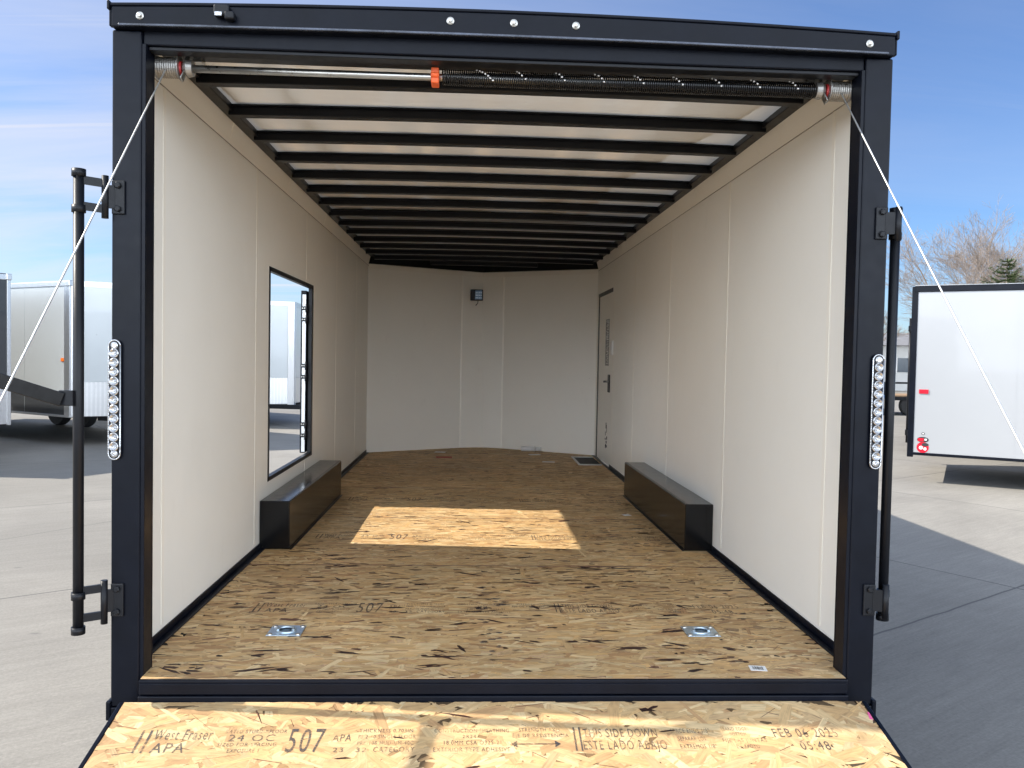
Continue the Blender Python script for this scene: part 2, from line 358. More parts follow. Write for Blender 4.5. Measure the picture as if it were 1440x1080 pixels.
# ================================================================== strand board sheets
def osb_sheet(name, x0, x1, y0, y1, zf, thick, parent, seed, dens=1.0, dark=0.03, tone=1.0, spread=24.0, size=1.0, soft=0.0, notch=0, lines=0.09, bark=14):
    rng = np.random.default_rng(seed)
    area = (x1 - x0) * (y1 - y0); n = int(area * 2300 * dens / size ** 2)
    L = rng.uniform(0.035, 0.135, n) * size; W = rng.uniform(0.007, 0.026, n) * size
    cx = rng.uniform(x0, x1, n); cy = rng.uniform(y0, y1, n)
    ang = np.radians(rng.normal(0, spread, n)); k = rng.random(n) < 0.12; ang[k] = rng.uniform(0, np.pi, k.sum())
    rank = np.sort(rng.random(n)) * 0.0010
    # six cornered, ragged strands
    pu = np.array([-0.5, -0.1, 0.5, 0.5, 0.12, -0.5]); pv = np.array([-0.5, -0.55, -0.42, 0.5, 0.55, 0.40])
    U = pu[None] * L[:, None] * (1 + rng.uniform(-0.22, 0.22, (n, 6))); Vv = pv[None] * W[:, None] * (1 + rng.uniform(-0.35, 0.3, (n, 6)))
    pal = np.array([(0.55, 0.38, 0.20), (0.61, 0.45, 0.26), (0.68, 0.54, 0.34), (0.47, 0.30, 0.145), (0.58, 0.38, 0.18), (0.50, 0.35, 0.20), (0.40, 0.23, 0.11)])
    pal *= np.array([1.07, 1.0, .86]); pick = rng.choice(len(pal), n, p=[.22, .18, .12, .14, .14, .10, .10]); col = pal[pick] * rng.uniform(0.86, 1.1, (n, 1)) * tone
    col = col * (1 - soft) + np.array((0.62, 0.455, 0.26)) * tone * soft
    dk = rng.random(n) < dark; big = rng.random(n) < 0.22; col[dk] = np.array([(0.075, 0.035, 0.022)]) * rng.uniform(0.6, 2.4, (dk.sum(), 1))
    Vv[dk] *= rng.uniform(0.25, 0.6, (dk.sum(), 1)); U[dk] *= rng.uniform(0.2, 0.8, (dk.sum(), 1)); U[dk & big] *= 1.5; Vv[dk & big] *= 2.0
    ang[dk] = np.radians(rng.normal(0, 14, dk.sum()))
    # long thin crack-like lines
    ln = rng.random(n) < lines; Vv[ln] *= 0.085; U[ln] *= 0.75; col[ln] = np.array((0.085, 0.04, 0.024)) * rng.uniform(.6, 2.2, (ln.sum(), 1))
    # clusters of bark slivers, pointed at both ends
    nc = int(area * bark); tot = []
    for _ in range(nc):
        bx_, by_ = rng.uniform(x0 + .05, x1 - .05), rng.uniform(y0 + .02, y1 - .02); ba = rng.normal(0, 9); bs = rng.uniform(.5, 1.9)
        for q in range(rng.integers(1, 5)):
            tot.append((bx_ + rng.normal(0, .022) * bs, by_ + rng.normal(0, .006), np.radians(ba + rng.normal(0, 16)), rng.uniform(.02, .085) * bs, rng.uniform(.004, .019)))
    if tot:
        t_ = np.array(tot); kk = len(t_); qu = np.array([-0.5, -0.22, 0.28, 0.5, 0.2, -0.3]); qv = np.array([0.05, -0.5, -0.38, -.05, 0.5, 0.42])
        U = np.concatenate([U, qu[None] * t_[:, 3:4] * (1 + rng.uniform(-.25, .25, (kk, 6)))]); Vv = np.concatenate([Vv, qv[None] * t_[:, 4:5] * (1 + rng.uniform(-.5, .5, (kk, 6)))])
        cx = np.concatenate([cx, t_[:, 0]]); cy = np.concatenate([cy, t_[:, 1]]); ang = np.concatenate([ang, t_[:, 2]])
        col = np.concatenate([col, np.array([(0.028, 0.011, 0.008)]) * rng.uniform(.6, 1.8, (kk, 1))]); rank = np.concatenate([rank, np.full(kk, .00115) + np.arange(kk) * 1e-8]); dk = np.concatenate([dk, np.ones(kk, bool)]); n += kk
    ca, sa = np.cos(ang)[:, None], np.sin(ang)[:, None]
    X = np.clip(cx[:, None] + U * ca - Vv * sa, x0, x1); Y = np.clip(cy[:, None] + U * sa + Vv * ca, y0, y1)
    if notch: X = np.where(Y < 0.072, np.clip(X, -notch, notch), X)
    rise = rank + 0.0002; rise[dk] = np.maximum(rise[dk], 0.0006)
    Z = zf(Y) + rise[:, None] + rng.uniform(-0.00006, 0.00006, (n, 6))
    fv = np.stack([X, Y, Z], -1).reshape(-1, 3)
    bw = notch or x1; bl = -bw if notch else x0; b = [(bl, y0), (bw, y0), (bw, y1), (bl, y1)]
    bv = np.array([(x, y, zf(np.array(y)) - thick) for x, y in b] + [(x, y, zf(np.array(y))) for x, y in b])
    verts = np.concatenate([bv, fv]); nv = len(verts)
    quads = [(3, 2, 1, 0), (4, 5, 6, 7), (0, 1, 5, 4), (1, 2, 6, 5), (2, 3, 7, 6), (3, 0, 4, 7)]
    loops = np.concatenate([np.array(quads).ravel(), 8 + np.arange(n * 6)])
    starts = np.concatenate([np.arange(6) * 4, 24 + np.arange(n) * 6])
    me = bpy.data.meshes.new(name); me.vertices.add(nv); me.vertices.foreach_set('co', verts.ravel())
    me.loops.add(len(loops)); me.loops.foreach_set('vertex_index', loops.astype(np.int32))
    me.polygons.add(len(starts)); me.polygons.foreach_set('loop_start', starts.astype(np.int32))
    ca_ = me.color_attributes.new('Col', 'FLOAT_COLOR', 'POINT')
    c = np.ones((nv, 4), np.float32); c[:8, :3] = (0.42, 0.27, 0.14); c[8:, :3] = np.repeat(col, 6, 0)
    ca_.data.foreach_set('color', c.ravel())
    uvl = me.uv_layers.new(name='UVMap'); uo = rng.uniform(0, 40, (n, 1))
    uvs = np.concatenate([np.zeros((24, 2)), np.stack([U + uo, Vv + uo * 0.7], -1).reshape(-1, 2)])
    uvl.data.foreach_set('uv', uvs.ravel().astype(np.float32))
    me.materials.append(M['osb']); me.update(calc_edges=True); me.validate()
    o = bpy.data.objects.new(name, me); COL.objects.link(o); adopt(o, parent); return o
STAMP = [  # text, x, y, height, width (x from the stamp's left end, y from its lower line)
    ('II', 0.0, 0.0, 0.075, 0.03), ('West Fraser', 0.04, 0.042, 0.034, 0.17), ('APA', 0.05, 0.0, 0.032, 0.095),
    ('RATED STURD-I-FLOOR', 0.245, 0.062, 0.012, 0.18), ('24 OC', 0.26, 0.036, 0.022, 0.135), ('SIZED FOR SPACING', 0.235, 0.02, 0.011, 0.17), ('EXPOSURE 1', 0.27, 0.0, 0.012, 0.09),
    ('507', 0.435, 0.0, 0.078, 0.105), ('APA', 0.565, 0.034, 0.024, 0.055), ('23', 0.573, 0.0, 0.014, 0.03), ('32', 0.64, 0.0, 0.014, 0.03),
    ('THICKNESS 0.703IN', 0.64, 0.063, 0.012, 0.16), ('PS 2-10 SINGLE FLOOR', 0.64, 0.043, 0.012, 0.17), ('PRP-108 HUD-UM-40C', 0.64, 0.023, 0.012, 0.165), ('CATEGORY', 0.69, 0.0, 0.016, 0.12),
    ('CONSTRUCTION SHEATHING', 0.865, 0.062, 0.012, 0.225), ('2R24', 0.95, 0.043, 0.011, 0.04), ('18.0MM CSA O325-21', 0.895, 0.022, 0.013, 0.17), ('EXTERIOR TYPE ADHESIVE', 0.865, 0.0, 0.013, 0.225),
    ('STRENGTH AXIS', 1.12, 0.064, 0.012, 0.125), ('EJE DE RESISTENCIA', 1.10, 0.045, 0.012, 0.17),
    ('II', 1.285, 0.0, 0.08, 0.022), ('THIS SIDE DOWN', 1.315, 0.045, 0.028, 0.225), ('ESTE LADO ABAJO', 1.31, 0.004, 0.03, 0.25),
    ('SPACE ENDS 1/8"', 1.585, 0.058, 0.014, 0.12), ('SEPARAR LOS', 1.60, 0.032, 0.013, 0.085), ('EXTREMOS 1/8"', 1.60, 0.006, 0.014, 0.11),
    ('SAND EDGES', 1.75, 0.065, 0.011, 0.08), ('BOTTOM', 1.765, 0.048, 0.010, 0.05), ('FIJE LAS JUNTAS', 1.735, 0.026, 0.013, 0.135), ('DE APOYO', 1.77, 0.006, 0.012, 0.07),
    ('FEB 06 2025', 1.90, 0.042, 0.03, 0.20), ('05:48', 1.965, 0.0, 0.028, 0.09)]
CUTS = [(0, 3, 'brand_stamp'), (3, 7, 'rating_stamp'), (7, 8, 'number_stamp'), (8, 11, 'grade_stamp'), (11, 15, 'thickness_stamp'), (15, 19, 'sheathing_stamp'),
        (19, 21, 'axis_stamp'), (21, 24, 'side_down_stamp'), (24, 27, 'spacing_stamp'), (27, 31, 'joint_stamp'), (31, 33, 'date_stamp')]
def stamp(parent, x, y, z, sy=1.0, slope=0.0, scale=1.0, lift=0.0035):
    d = Vector((0, 1, slope)).normalized()
    L = [(t, a * scale, b * sy, h * sy, wd * scale) for t, a, b, h, wd in STAMP]
    for a, b, nm in CUTS: text_obj(L[a:b], 'ink', parent, nm, (x, y, z), (1, 0, 0), d, lift)
# ================================================================== the open cargo trailer
TR = empty('cargo_trailer', (0, 3.2, G)); tag(TR, 'open rear of a black framed enclosed cargo trailer, cream lined interior and strand board floor', 'trailer')
HX = 1.275; XO = 1.305; YN = 6.33; NOSE = 7.0
# floor sheets ---------------------------------------------------------------
edges = [-0.0385, 1.448, 2.690, 3.935, 5.170, 6.33]
for i, (a, b) in enumerate(zip(edges, edges[1:])):
    far = i >= 3
    sh = osb_sheet('floor_board', -HX, HX, a + 0.0025, b - 0.0025, lambda y: y * 0.0, 0.018, TR, 10 + i, dens=1.0 if not far else 0.8, size=1.15 if not far else 1.4,
                   dark=0.035, bark=(34, 22, 12, 9, 8)[i], lines=(.17 if i == 0 else .12), tone=[1.0, 1.05, 1.08, 1.10, 1.10][i], spread=15, soft=.15, notch=1.195 if i == 0 else 0)
    MB().box(-HX, HX, b - .0035, b + .0035, -.004, .0016).build('painted_edge', 'edgepaint', sh)
    if i < 3:
        st = stamp(sh, -1.022, [0.668, 2.05, 3.33][i], 0.0, 1.7, 0, 1.0, lift=0.0019)
        ar = MB(); ox = -1.022; y = [0.668, 2.05, 3.33][i] + 0.035
        ar.box(ox + 1.10, ox + 1.26, y - .002, y + .002, .0017, .0020); ar.build('printed_arrow', 'ink', sh)
# nose floor (pentagon) : one more sheet
nf = osb_sheet('floor_board', -HX, HX, 6.335, 6.99, lambda y: y * 0.0, 0.018, TR, 19, dens=0.7, size=1.3, dark=0.05, tone=0.95, spread=15, soft=.15)
m = MB(); m.box(-1.10, 1.10, 0.035, 6.3, -0.12, -0.022); m.build('floor_frame', 'blackmatt', TR)
# floor marks: the row of scuff dots down the middle of the first sheet
rs = random.Random(4)
for nm, cxx, ys in (('scuff_mark', 0.0, [0.12 + 0.047 * k for k in range(20)]),):
    for y in ys:
        for q in range(rs.choice((1, 2, 2))):
            x = cxx + rs.uniform(-0.06, 0.06); yy = y + rs.uniform(-.015, .015); r1 = rs.uniform(.006, .015)
            mm = MB(); b = len(mm.v); n = 9
            for k in range(n):
                a = 2 * math.pi * k / n; rr = r1 * rs.uniform(.6, 1.2); mm.v.append((x + rr * 1.5 * math.cos(a), yy + rr * .8 * math.sin(a), 0.0016))
            mm.face(range(b, b + n)); mm.build(nm, 'ink', TR)
# walls -----------------------------------------------------------------------
WY0, WY1, WZ0, WZ1 = 1.96, 3.215, 0.362, 1.567       # escape door opening in the left wall
SEAM = 2.076
Lse = [0.045, 0.367, 1.68, 2.99, 4.25, 5.43, YN]; Rse = [0.045, 0.374, 1.66, 2.965, 4.22, 5.24, 6.28, YN]
DY0, DY1, DZ1 = 5.32, 6.21, 1.798                     # side door in the right wall
def wall_strip(sx, a, b, cut, nm):
    m = MB(); x0, x1 = sorted((sx * HX, sx * (HX + 0.012)))
    c0, c1, z0, z1 = cut if cut else (9, 9, 0, 0)
    if cut and not (b <= c0 or a >= c1):
        ys = sorted({a, b, min(max(c0, a), b), min(max(c1, a), b)})
        for y0, y1 in zip(ys, ys[1:]):
            mid = (y0 + y1) / 2
            if c0 < mid < c1:
                if z0 > 0.03: m.box(x0, x1, y0, y1, 0.0, z0)
                m.box(x0, x1, y0, y1, z1, SEAM)
            else: m.box(x0, x1, y0, y1, 0.0, SEAM)
    else: m.box(x0, x1, a, b, 0.0, SEAM)
    return m.build(nm, 'wall', TR)
for a, b in zip(Lse, Lse[1:]): wall_strip(-1, a, b, (WY0, WY1, WZ0, WZ1), 'wall_panel')
for a, b in zip(Rse, Rse[1:]): wall_strip(1, a, b, (DY0, DY1, 0.0, DZ1), 'wall_panel')
for sx, ss in ((-1, Lse), (1, Rse)):
    for y in ss[1:-1]:
        x0, x1 = sorted((sx * (HX - 0.0018), sx * HX))
        cut = (sx < 0 and WY0 - .02 < y < WY1 + .02); m = MB(); wd = 0.013
        if sx > 0 and DY0 - .03 < y < DY1 + .03: continue
        if cut: m.box(x0, x1, y - wd, y + wd, 0.05, WZ0 - .02); m.box(x0, x1, y - wd, y + wd, WZ1 + .02, SEAM)
        else: m.box(x0, x1, y - wd, y + wd, 0.05, SEAM - .001)
        m.build('seam_trim', 'trimseam', TR, 0.0015, 2)
# leaning strips between the wall seam and the ceiling
TX, TZ = 1.250, 2.163
for sx in (-1, 1):
    ys = [0.045, 1.16, 2.35, 3.6, 4.85, YN] if sx < 0 else [0.045, 1.18, 2.3, 3.55, 4.8, YN]
    for a, b in zip(ys, ys[1:]):
        m = MB(); p = [(sx * (HX - .003), a, SEAM - .008), (sx * (HX + .008), a, SEAM - .008), (sx * (TX + .012), a, TZ), (sx * TX, a, TZ)]
        m.prism(p, (0, a, 0), (0, b - 0.002, 0)); m.build('upper_wall_strip', 'strip', TR)
        if a > .1: MB().prism([(sx * (HX - .005), a - .004, SEAM), (sx * (HX - .003), a - .004, SEAM), (sx * (TX - .0005), a - .004, TZ - .002), (sx * (TX - .003), a - .004, TZ - .002)], (0, 0, 0), (0, .008, 0)).build('strip_joint', 'trimseam', TR)
    MB().box(*sorted((sx * (HX - .0045), sx * (HX - .0005))), .046, YN, SEAM - .011, SEAM - .0092).build('seam_line', 'seamline', TR)
    m = MB(); x0, x1 = sorted((sx * (TX + .014), sx * 1.20)); m.box(x0, x1, 0.05, YN, TZ + 0.001, TZ + 0.03)
    m.build('ceiling_rail', 'bow', TR, 0.003)
    # black base angle along the floor
    m = MB(); m.box(*sorted((sx * (HX - .0005), sx * (HX - .034))), 1.45, YN - .02, 0.0015, 0.006); m.box(*sorted((sx * (HX - .0005), sx * (HX - .036))), 0.066, 1.4495, 0.0015, 0.006)
    m.box(*sorted((sx * (HX - .0005), sx * (HX - .006))), 0.02, (YN - .02) if sx < 0 else DY0 - .01, 0.006, 0.034); m.build('base_trim', 'black', TR, 0.001, 1)
# nose walls : wedge of four cream panels
nose = [(-HX, YN), (-0.245, 6.925), (0.0, 7.0), (0.245, 6.925), (HX, YN)]
for (xa, ya), (xb, yb) in zip(nose, nose[1:]):
    m = MB(); d = Vector((xb - xa, yb - ya, 0)).normalized(); nn = Vector((-d.y, d.x, 0)) * 0.012
    m.prism([(xa, ya, -.018), (xb, yb, -.018), (xb + nn.x, yb + nn.y, -.018), (xa + nn.x, ya + nn.y, -.018)], (0, 0, 0), (0, 0, SEAM + .012)); m.build('nose_wall_panel', 'wall', TR)
    m = MB(); m.prism([(xa, ya - .008, 2.035), (xb, yb - .008, 2.035), (xb, yb + .006, 2.035), (xa, ya + .006, 2.035)], (0, 0, 0), (0, 0, .14)); m.build('upper_wall_strip', 'strip', TR)
for (xa, ya), (xb, yb) in ((nose[0], nose[2]), (nose[2], nose[4])):
    m = MB(); m.prism([(xa, ya - .05, 2.088), (xb, yb - .05, 2.088), (xb, yb - .012, 2.088), (xa, ya - .012, 2.088)], (0, 0, 0), (0, 0, .10)); m.build('nose_ceiling_rail', 'bow', TR)
for x, y in (nose[1], nose[3]):
    m = MB(); m.box(x - .009, x + .009, y - .006, y - .001, 0.01, 2.03); m.build('seam_trim', 'trimseam', TR)
# ceiling ----------------------------------------------------------------------
def crown(x, edge, mid): return edge + (mid - edge) * (1 - (x / 1.25) ** 2)
def arc_sheet(y0, y1, e, c, th, w=1.24, n=16):
    m = MB()
    for i in range(n):
        xa, xb = -w + 2 * w * i / n, -w + 2 * w * (i + 1) / n; za, zb = crown(xa, e, c), crown(xb, e, c)
        m.hexa([(xa, y0, za), (xb, y0, zb), (xb, y1, zb), (xa, y1, za), (xa, y0, za + th), (xb, y0, zb + th), (xb, y1, zb + th), (xa, y1, za + th)])
    return m
def merge(o):
    import bmesh
    bm = bmesh.new(); bm.from_mesh(o.data); bmesh.ops.remove_doubles(bm, verts=bm.verts, dist=1e-5)
    seen = {}; 
    for f in bm.faces: seen.setdefault(frozenset(v.index for v in f.verts), []).append(f)
    dead = [f for fs in seen.values() if len(fs) > 1 for f in fs]
    if dead: bmesh.ops.delete(bm, geom=dead, context='FACES_ONLY')
    bmesh.ops.recalc_face_normals(bm, faces=bm.faces); bm.to_mesh(o.data); bm.free(); return o
ck = merge(arc_sheet(0.05, 7.0, 2.196, 2.206, 0.003).build('ceiling_skin', 'ceil', TR))
for p_ in ck.data.polygons: p_.use_smooth = True
for k in range(16):
    y = 0.145 + 0.427 * k; zo_ = -.04 * max(0.0, (y - 3.0) / 3.9); wdt = 1.222 if y < YN - .3 else max(0.25, 1.22 * (7.0 - y) / .9)
    ob = merge(arc_sheet(y - 0.028, y + 0.028, 2.146 + zo_, 2.156 + zo_, 0.049, w=wdt).build('ceiling_bow', 'bow', TR, 0.004, 2))
    lip = merge(arc_sheet(y - 0.045, y - 0.0285, 2.183 + zo_, 2.193 + zo_, 0.006, w=wdt).build('bow_flange', 'bow', ob))
# outer shell ------------------------------------------------------------------
for sx in (-1, 1):
    m = MB(); x0, x1 = sorted((sx * (HX + .014), sx * XO)); c = (WY0, WY1, WZ0, WZ1) if sx < 0 else (DY0, DY1, -.02, DZ1)
    m.box(x0, x1, 0.07, c[0], -.12, 2.16); m.box(x0, x1, c[1], YN + .085, -.12, 2.16); m.box(x0, x1, c[0], c[1], c[3], 2.16)
    m.box(x0, x1, c[0], c[1], -.12, c[2] if sx < 0 else -.03); m.build('side_shell', 'black', TR)
arc_sheet(0.07, 7.02, 2.212, 2.236, 0.02, w=1.305).build('roof', 'black', TR)
for s in (-1, 1):
    m = MB(); a = Vector((s * XO, YN, 0)); b = Vector((0, 7.06, 0)); m.prism([(a.x, a.y + .09, -.12), (b.x, b.y + .07, -.12), (b.x, b.y + .04, -.12), (a.x, a.y + .06, -.12)], (0, 0, 0), (0, 0, 2.30)); m.build('nose_shell', 'black', TR)
m = MB()
for s in (-1, 1): m.bar((s * .6, 6.6, -.16), (0, 8.4, -.16), .06, .1)
m.build('tongue', 'blackmatt', TR, .004)
MBj = MB().tube([(0, 8.1, -.5), (0, 8.1, .25)], .03); MBj.build('tongue_jack', 'blackmatt', TR)
for y in (2.35, 3.05):
    for s in (-1, 1):
        m = MB(); m.lathe((s * 1.125, y, G + .33), (s, 0, 0), [(0, .2), (0, .31), (.02, .33), (.10, .33), (.12, .31), (.12, .2)], 28); wh = m.build('tyre', 'rubber', TR)
        MB().lathe((s * 1.13, y, G + .33), (s, 0, 0), [(0, .2), (.105, .2), (.08, .05)], 20).build('rim', 'steel', wh)
MB().tube([(-1.05, 2.35, G + .35), (1.05, 2.35, G + .35)], .04).build('axle', 'blackmatt', TR)
MB().tube([(-1.05, 3.05, G + .35), (1.05, 3.05, G + .35)], .04).build('axle', 'blackmatt', TR)
# wheel boxes -------------------------------------------------------------------
for s in (-1, 1):
    m = MB(); xi = 1.108 if s < 0 else 1.112; x0, x1 = sorted((s * xi, s * (HX - .001)))
    if True:
        y0, y1 = (1.775, 3.55) if s < 0 else (1.80, 3.66)
        m.box(x0, x1, y0, y1, 0.002, 0.270); m.build('wheel_box', 'blackgloss', TR, 0.006, 3)
        MB().box(*sorted((s * (xi + .012), s * (xi + .016))), y0 + .01, y1 - .01, .2695, .2712).build('fold_seam', 'lip', TR)
        m = MB(); xx = s * (xi - .012); m.box(*sorted((s * (xi - .0005), xx)), y0 - .002, y1, .0015, .004); m.build('box_flange', 'black', TR)
# rear frame --------------------------------------------------------------------
for s in (-1, 1):
    po = MB(); po.box(*sorted((s * 1.209, s * 1.303)), -.012, 0.07, -.105, 2.13); pst = po.build('corner_post', 'black', TR, .006, 3)
    m = MB(); m.box(*sorted((s * 1.1965, s * 1.2095)), -.008, 0.06, -.02, 2.09); m.build('inner_jamb', 'black', TR, .002)
    m = MB(); m.box(*sorted((s * 1.196, s * 1.249)), 0.0605, 0.0655, 0.0, 2.09); m.build('jamb_flange', 'black', TR)
    m = MB(); m.box(*sorted((s * 1.225, s * 1.309)), -.016, .06, -.150, -.106); m.box(*sorted((s * 1.30, s * 1.316)), -.020, .05, -.150, -.085); m.build('post_foot', 'black', TR, .004)
# header cap (crowned), lip, lower header beam
def arcbar(y0, y1, e0, c0, e1, c1, w, n=20):
    m = MB()
    for i in range(n):
        xa, xb = -w + 2 * w * i / n, -w + 2 * w * (i + 1) / n
        q = lambda x, e, c: crown(x, e, c)
        m.hexa([(xa, y0, q(xa, e0, c0)), (xb, y0, q(xb, e0, c0)), (xb, y1, q(xb, e0, c0)), (xa, y1, q(xa, e0, c0)),
                (xa, y0, q(xa, e1, c1)), (xb, y0, q(xb, e1, c1)), (xb, y1, q(xb, e1, c1)), (xa, y1, q(xa, e1, c1))])
    return m
hd = merge(arcbar(-.035, .07, 2.131, 2.141, 2.198, 2.221, 1.297).build('header_cap', 'black', TR, .004, 2))
merge(arcbar(-.037, .075, 2.1985, 2.2215, 2.209, 2.232, 1.300).build('roof_edge_trim', 'black', TR, .003, 2))
merge(arcbar(-.047, -.0355, 2.131, 2.141, 2.139, 2.149, 1.27).build('drip_lip', 'lip', TR, .002, 2))
m = MB(); m.box(-1.2085, 1.2085, 0.0, .05, 2.088, 2.146); m.build('header_beam', 'black', TR, .004, 2)
m = MB(); m.box(-1.195, 1.195, 0.012, .06, 2.076, 2.0875); m.build('header_seal', 'blackmatt', TR, .002, 2)
for s in (-1, 1):
    m = MB(); m.box(*sorted((s * 1.3005, s * 1.309)), -.04, .08, 2.185, 2.214); m.box(*sorted((s * 1.2975, s * 1.304)), -.034, -.013, 2.133, 2.185); m.build('cap_corner', 'black', TR, .003)
for x in (-1.205, -0.205, 0.004, 0.21, 1.207):
    zc_ = crown(x, 2.166, 2.19)
    m = MB(); m.lathe((x, -.0345, zc_), (0, -1, 0), [(0, .0125), (.003, .0125), (.0045, .009)], 16)
    m.lathe((x, -.039, zc_), (0, -1, 0), [(0, .0075), (.006, .0075), (.007, .006)], 6); m.build('header_bolt', 'steel', TR)
m = MB(); m.box(-.965, -.915, -.062, -.036, 2.170, 2.205); m.box(-.93, -.898, -.066, -.036, 2.158, 2.183); lt = m.build('plate_lamp', 'blackmatt', TR, .006, 3)
MB().box(-.958, -.936, -.068, -.063, 2.166, 2.178).build('lamp_lens', 'lens', lt)
# sill
m = MB(); m.box(-1.1955, 1.1955, -.062, -.0125, -.100, -.050); m.box(-1.1955, 1.1955, -.054, -.0392, -.049, .0015); m.build('door_sill', 'black', TR, .004, 2)
m = MB(); m.box(-1.190, 1.190, -.058, -.0525, -.045, -.010); m.build('sill_edge', 'black', TR, .0015, 2)
# tail lights ---------------------------------------------------------------------
for s in (-1, 1):
    x = -1.288 if s < 0 else 1.281; z0, z1 = .727, 1.120; t_ = MB()
    n = 10; pl = [(x + .019 * math.cos(a), 0, z1 - .019 + .019 * math.sin(a)) for a in [math.pi * k / n for k in range(n + 1)]] + \
        [(x + .019 * math.cos(a), 0, z0 + .019 + .019 * math.sin(a)) for a in [math.pi + math.pi * k / n for k in range(n + 1)]]
    t_.prism([(a, -.013, c) for a, b, c in pl], (0, 0, 0), (0, -.010, 0)); tl = t_.build('tail_light', 'blackmatt', TR, .002)
    t_ = MB(); t_.tube([(a, -.023, c) for a, b, c in pl] + [(pl[0][0], -.023, pl[0][2])], .0028, 6); t_.build('lens_rim', 'lens', tl)
    for k in range(11):
        zz = z1 - .043 - k * (z1 - z0 - .086) / 10
        t_ = MB(); t_.tube_profile(Vector((x, -.0235, zz)), Vector((0, -1, 0)), [(0, .0158), (.006, .0155), (.0075, .0135), (.002, .0075), (.001, .004), (.005, .0025)], 14); t_.build('led_lens', 'lens', tl)
    for zz in (z1 - .018, z0 + .018):
        t_ = MB(); t_.tube_profile(Vector((x, -.0235, zz)), Vector((0, -1, 0)), [(0, .013), (.003, .012), (.005, .007)], 12); t_.build('screw_cap', 'lens', tl)
# swing-out lock bars ---------------------------------------------------------------
def lockbar(s):
    if s < 0:
        px, py = -1.388, -.055; top, bot = 1.665, .168; hx = -1.316; zt = (1.628, 1.545); zb = (.302, .212)
    else:
        px, py = 1.352, 0.03; top, bot = 1.63, .195; hx = 1.330; zt = (1.60, 1.54); zb = (.300, .235)
    r_ = .0165
    m = MB().tube([(px, py, bot), (px, py, top)], r_, 16); pipe = m.build('lock_bar', 'blackmatt', TR)
    for z in (top, bot + .01, zt[1] + .005, zb[0] - .01):
        MB().tube([(px, py, z - .022), (px, py, z + .002)], r_ + .005, 16).build('bar_collar', 'blackmatt', pipe)
    for zz, nm in ((zt, 1), (zb, 0)):
        zm = sum(zz) / 2
        for z in zz:
            MB().bar((px, py, z + (.006 if nm else -.006)), (hx, -.03, z), .012, .026).build('bar_arm', 'blackmatt', pipe)
        m = MB().tube([(hx, -.03, zz[1] - .03), (hx, -.03, zz[0] + .025)], .011, 12); m.build('hinge_knuckle', 'blackmatt', pipe)
        MB().bar((hx, -.028, zm), (s * 1.29, -.018, zm), .008, .075).build('hinge_leaf', 'blackmatt', TR)
        cx_ = s * (1.279 if s < 0 else 1.278); m = MB().box(cx_ - .021, cx_ + .021, -.021, -.0125, zm - .055, zm + .055); plt = m.build('hinge_plate', 'blackmatt', TR, .003, 2)
        for z in (zm - .038, zm + .038):
            MB().tube_profile(Vector((cx_, -.0215, z)), Vector((0, -1, 0)), [(0, .011), (.007, .011), (.009, .008)], 6).build('hinge_bolt', 'blackmatt', plt)
    if s < 0:
        MB().box(px - .05, px - .004, py - .03, py - .012, .905, .955).build('handle_bracket', 'blackmatt', pipe, .003)
        MB().bar((px - .035, py - .035, .925), (-1.64, -.26, 1.025), .008, .045).build('bar_handle', 'blackgloss', pipe, .002)
    else:
        MB().bar((px + .01, py, .925), (1.385, py + .05, .93), .01, .035).build('handle_bracket', 'blackmatt', pipe, .003)
        MB().bar((1.375, py + .045, .925), (1.44, py + .22, .955), .008, .04).build('bar_handle', 'steel', pipe, .002)
lockbar(-1); lockbar(1)
# torsion spring, shaft, drums ---------------------------------------------------------
SY, SZ = .10, 2.050
m = MB().tube([(-1.13, SY, SZ), (1.13, SY, SZ)], .0125, 16); sh = m.build('spring_shaft', 'steel', TR)
turns = 176; pts = []; N_ = turns * 10; xa, xb = -.235, 1.075
for i in range(N_ + 1):
    a = 2 * math.pi * i / 10; pts.append((xa + (xb - xa) * i / N_, SY + .0245 * math.cos(a), SZ + .0245 * math.sin(a)))
SPR = MB().tube(pts, .0030, 5).build('torsion_spring', 'blackgloss', TR)
rs = random.Random(3)
for k in range(9):
    xx = -.115 + .137 * k if k < 9 else 0
    for q in range(4 if k else 7):
        a = .45 + .42 * (q if k else q * .62); xq = xx + .0095 * q + rs.uniform(-.002, .002)
        MB().tube_profile(Vector((xq, SY - .0272 * math.sin(a), SZ + .0272 * math.cos(a))), Vector((1, 0, 0)), [(-.0027, .0028), (.0027, .0028)], 6).build('paint_dot', 'whiteink', SPR)
m = MB().box(-.272, -.245, SY - .03, SY + .03, SZ - .028, SZ + .026); cl_ = m.build('spring_collar', 'orange', TR, .005, 3)
MB().tube([(-.2725, SY - .031, SZ - .002), (-.2445, SY - .031, SZ - .002)], .009, 10).build('set_screw', 'orange', cl_)
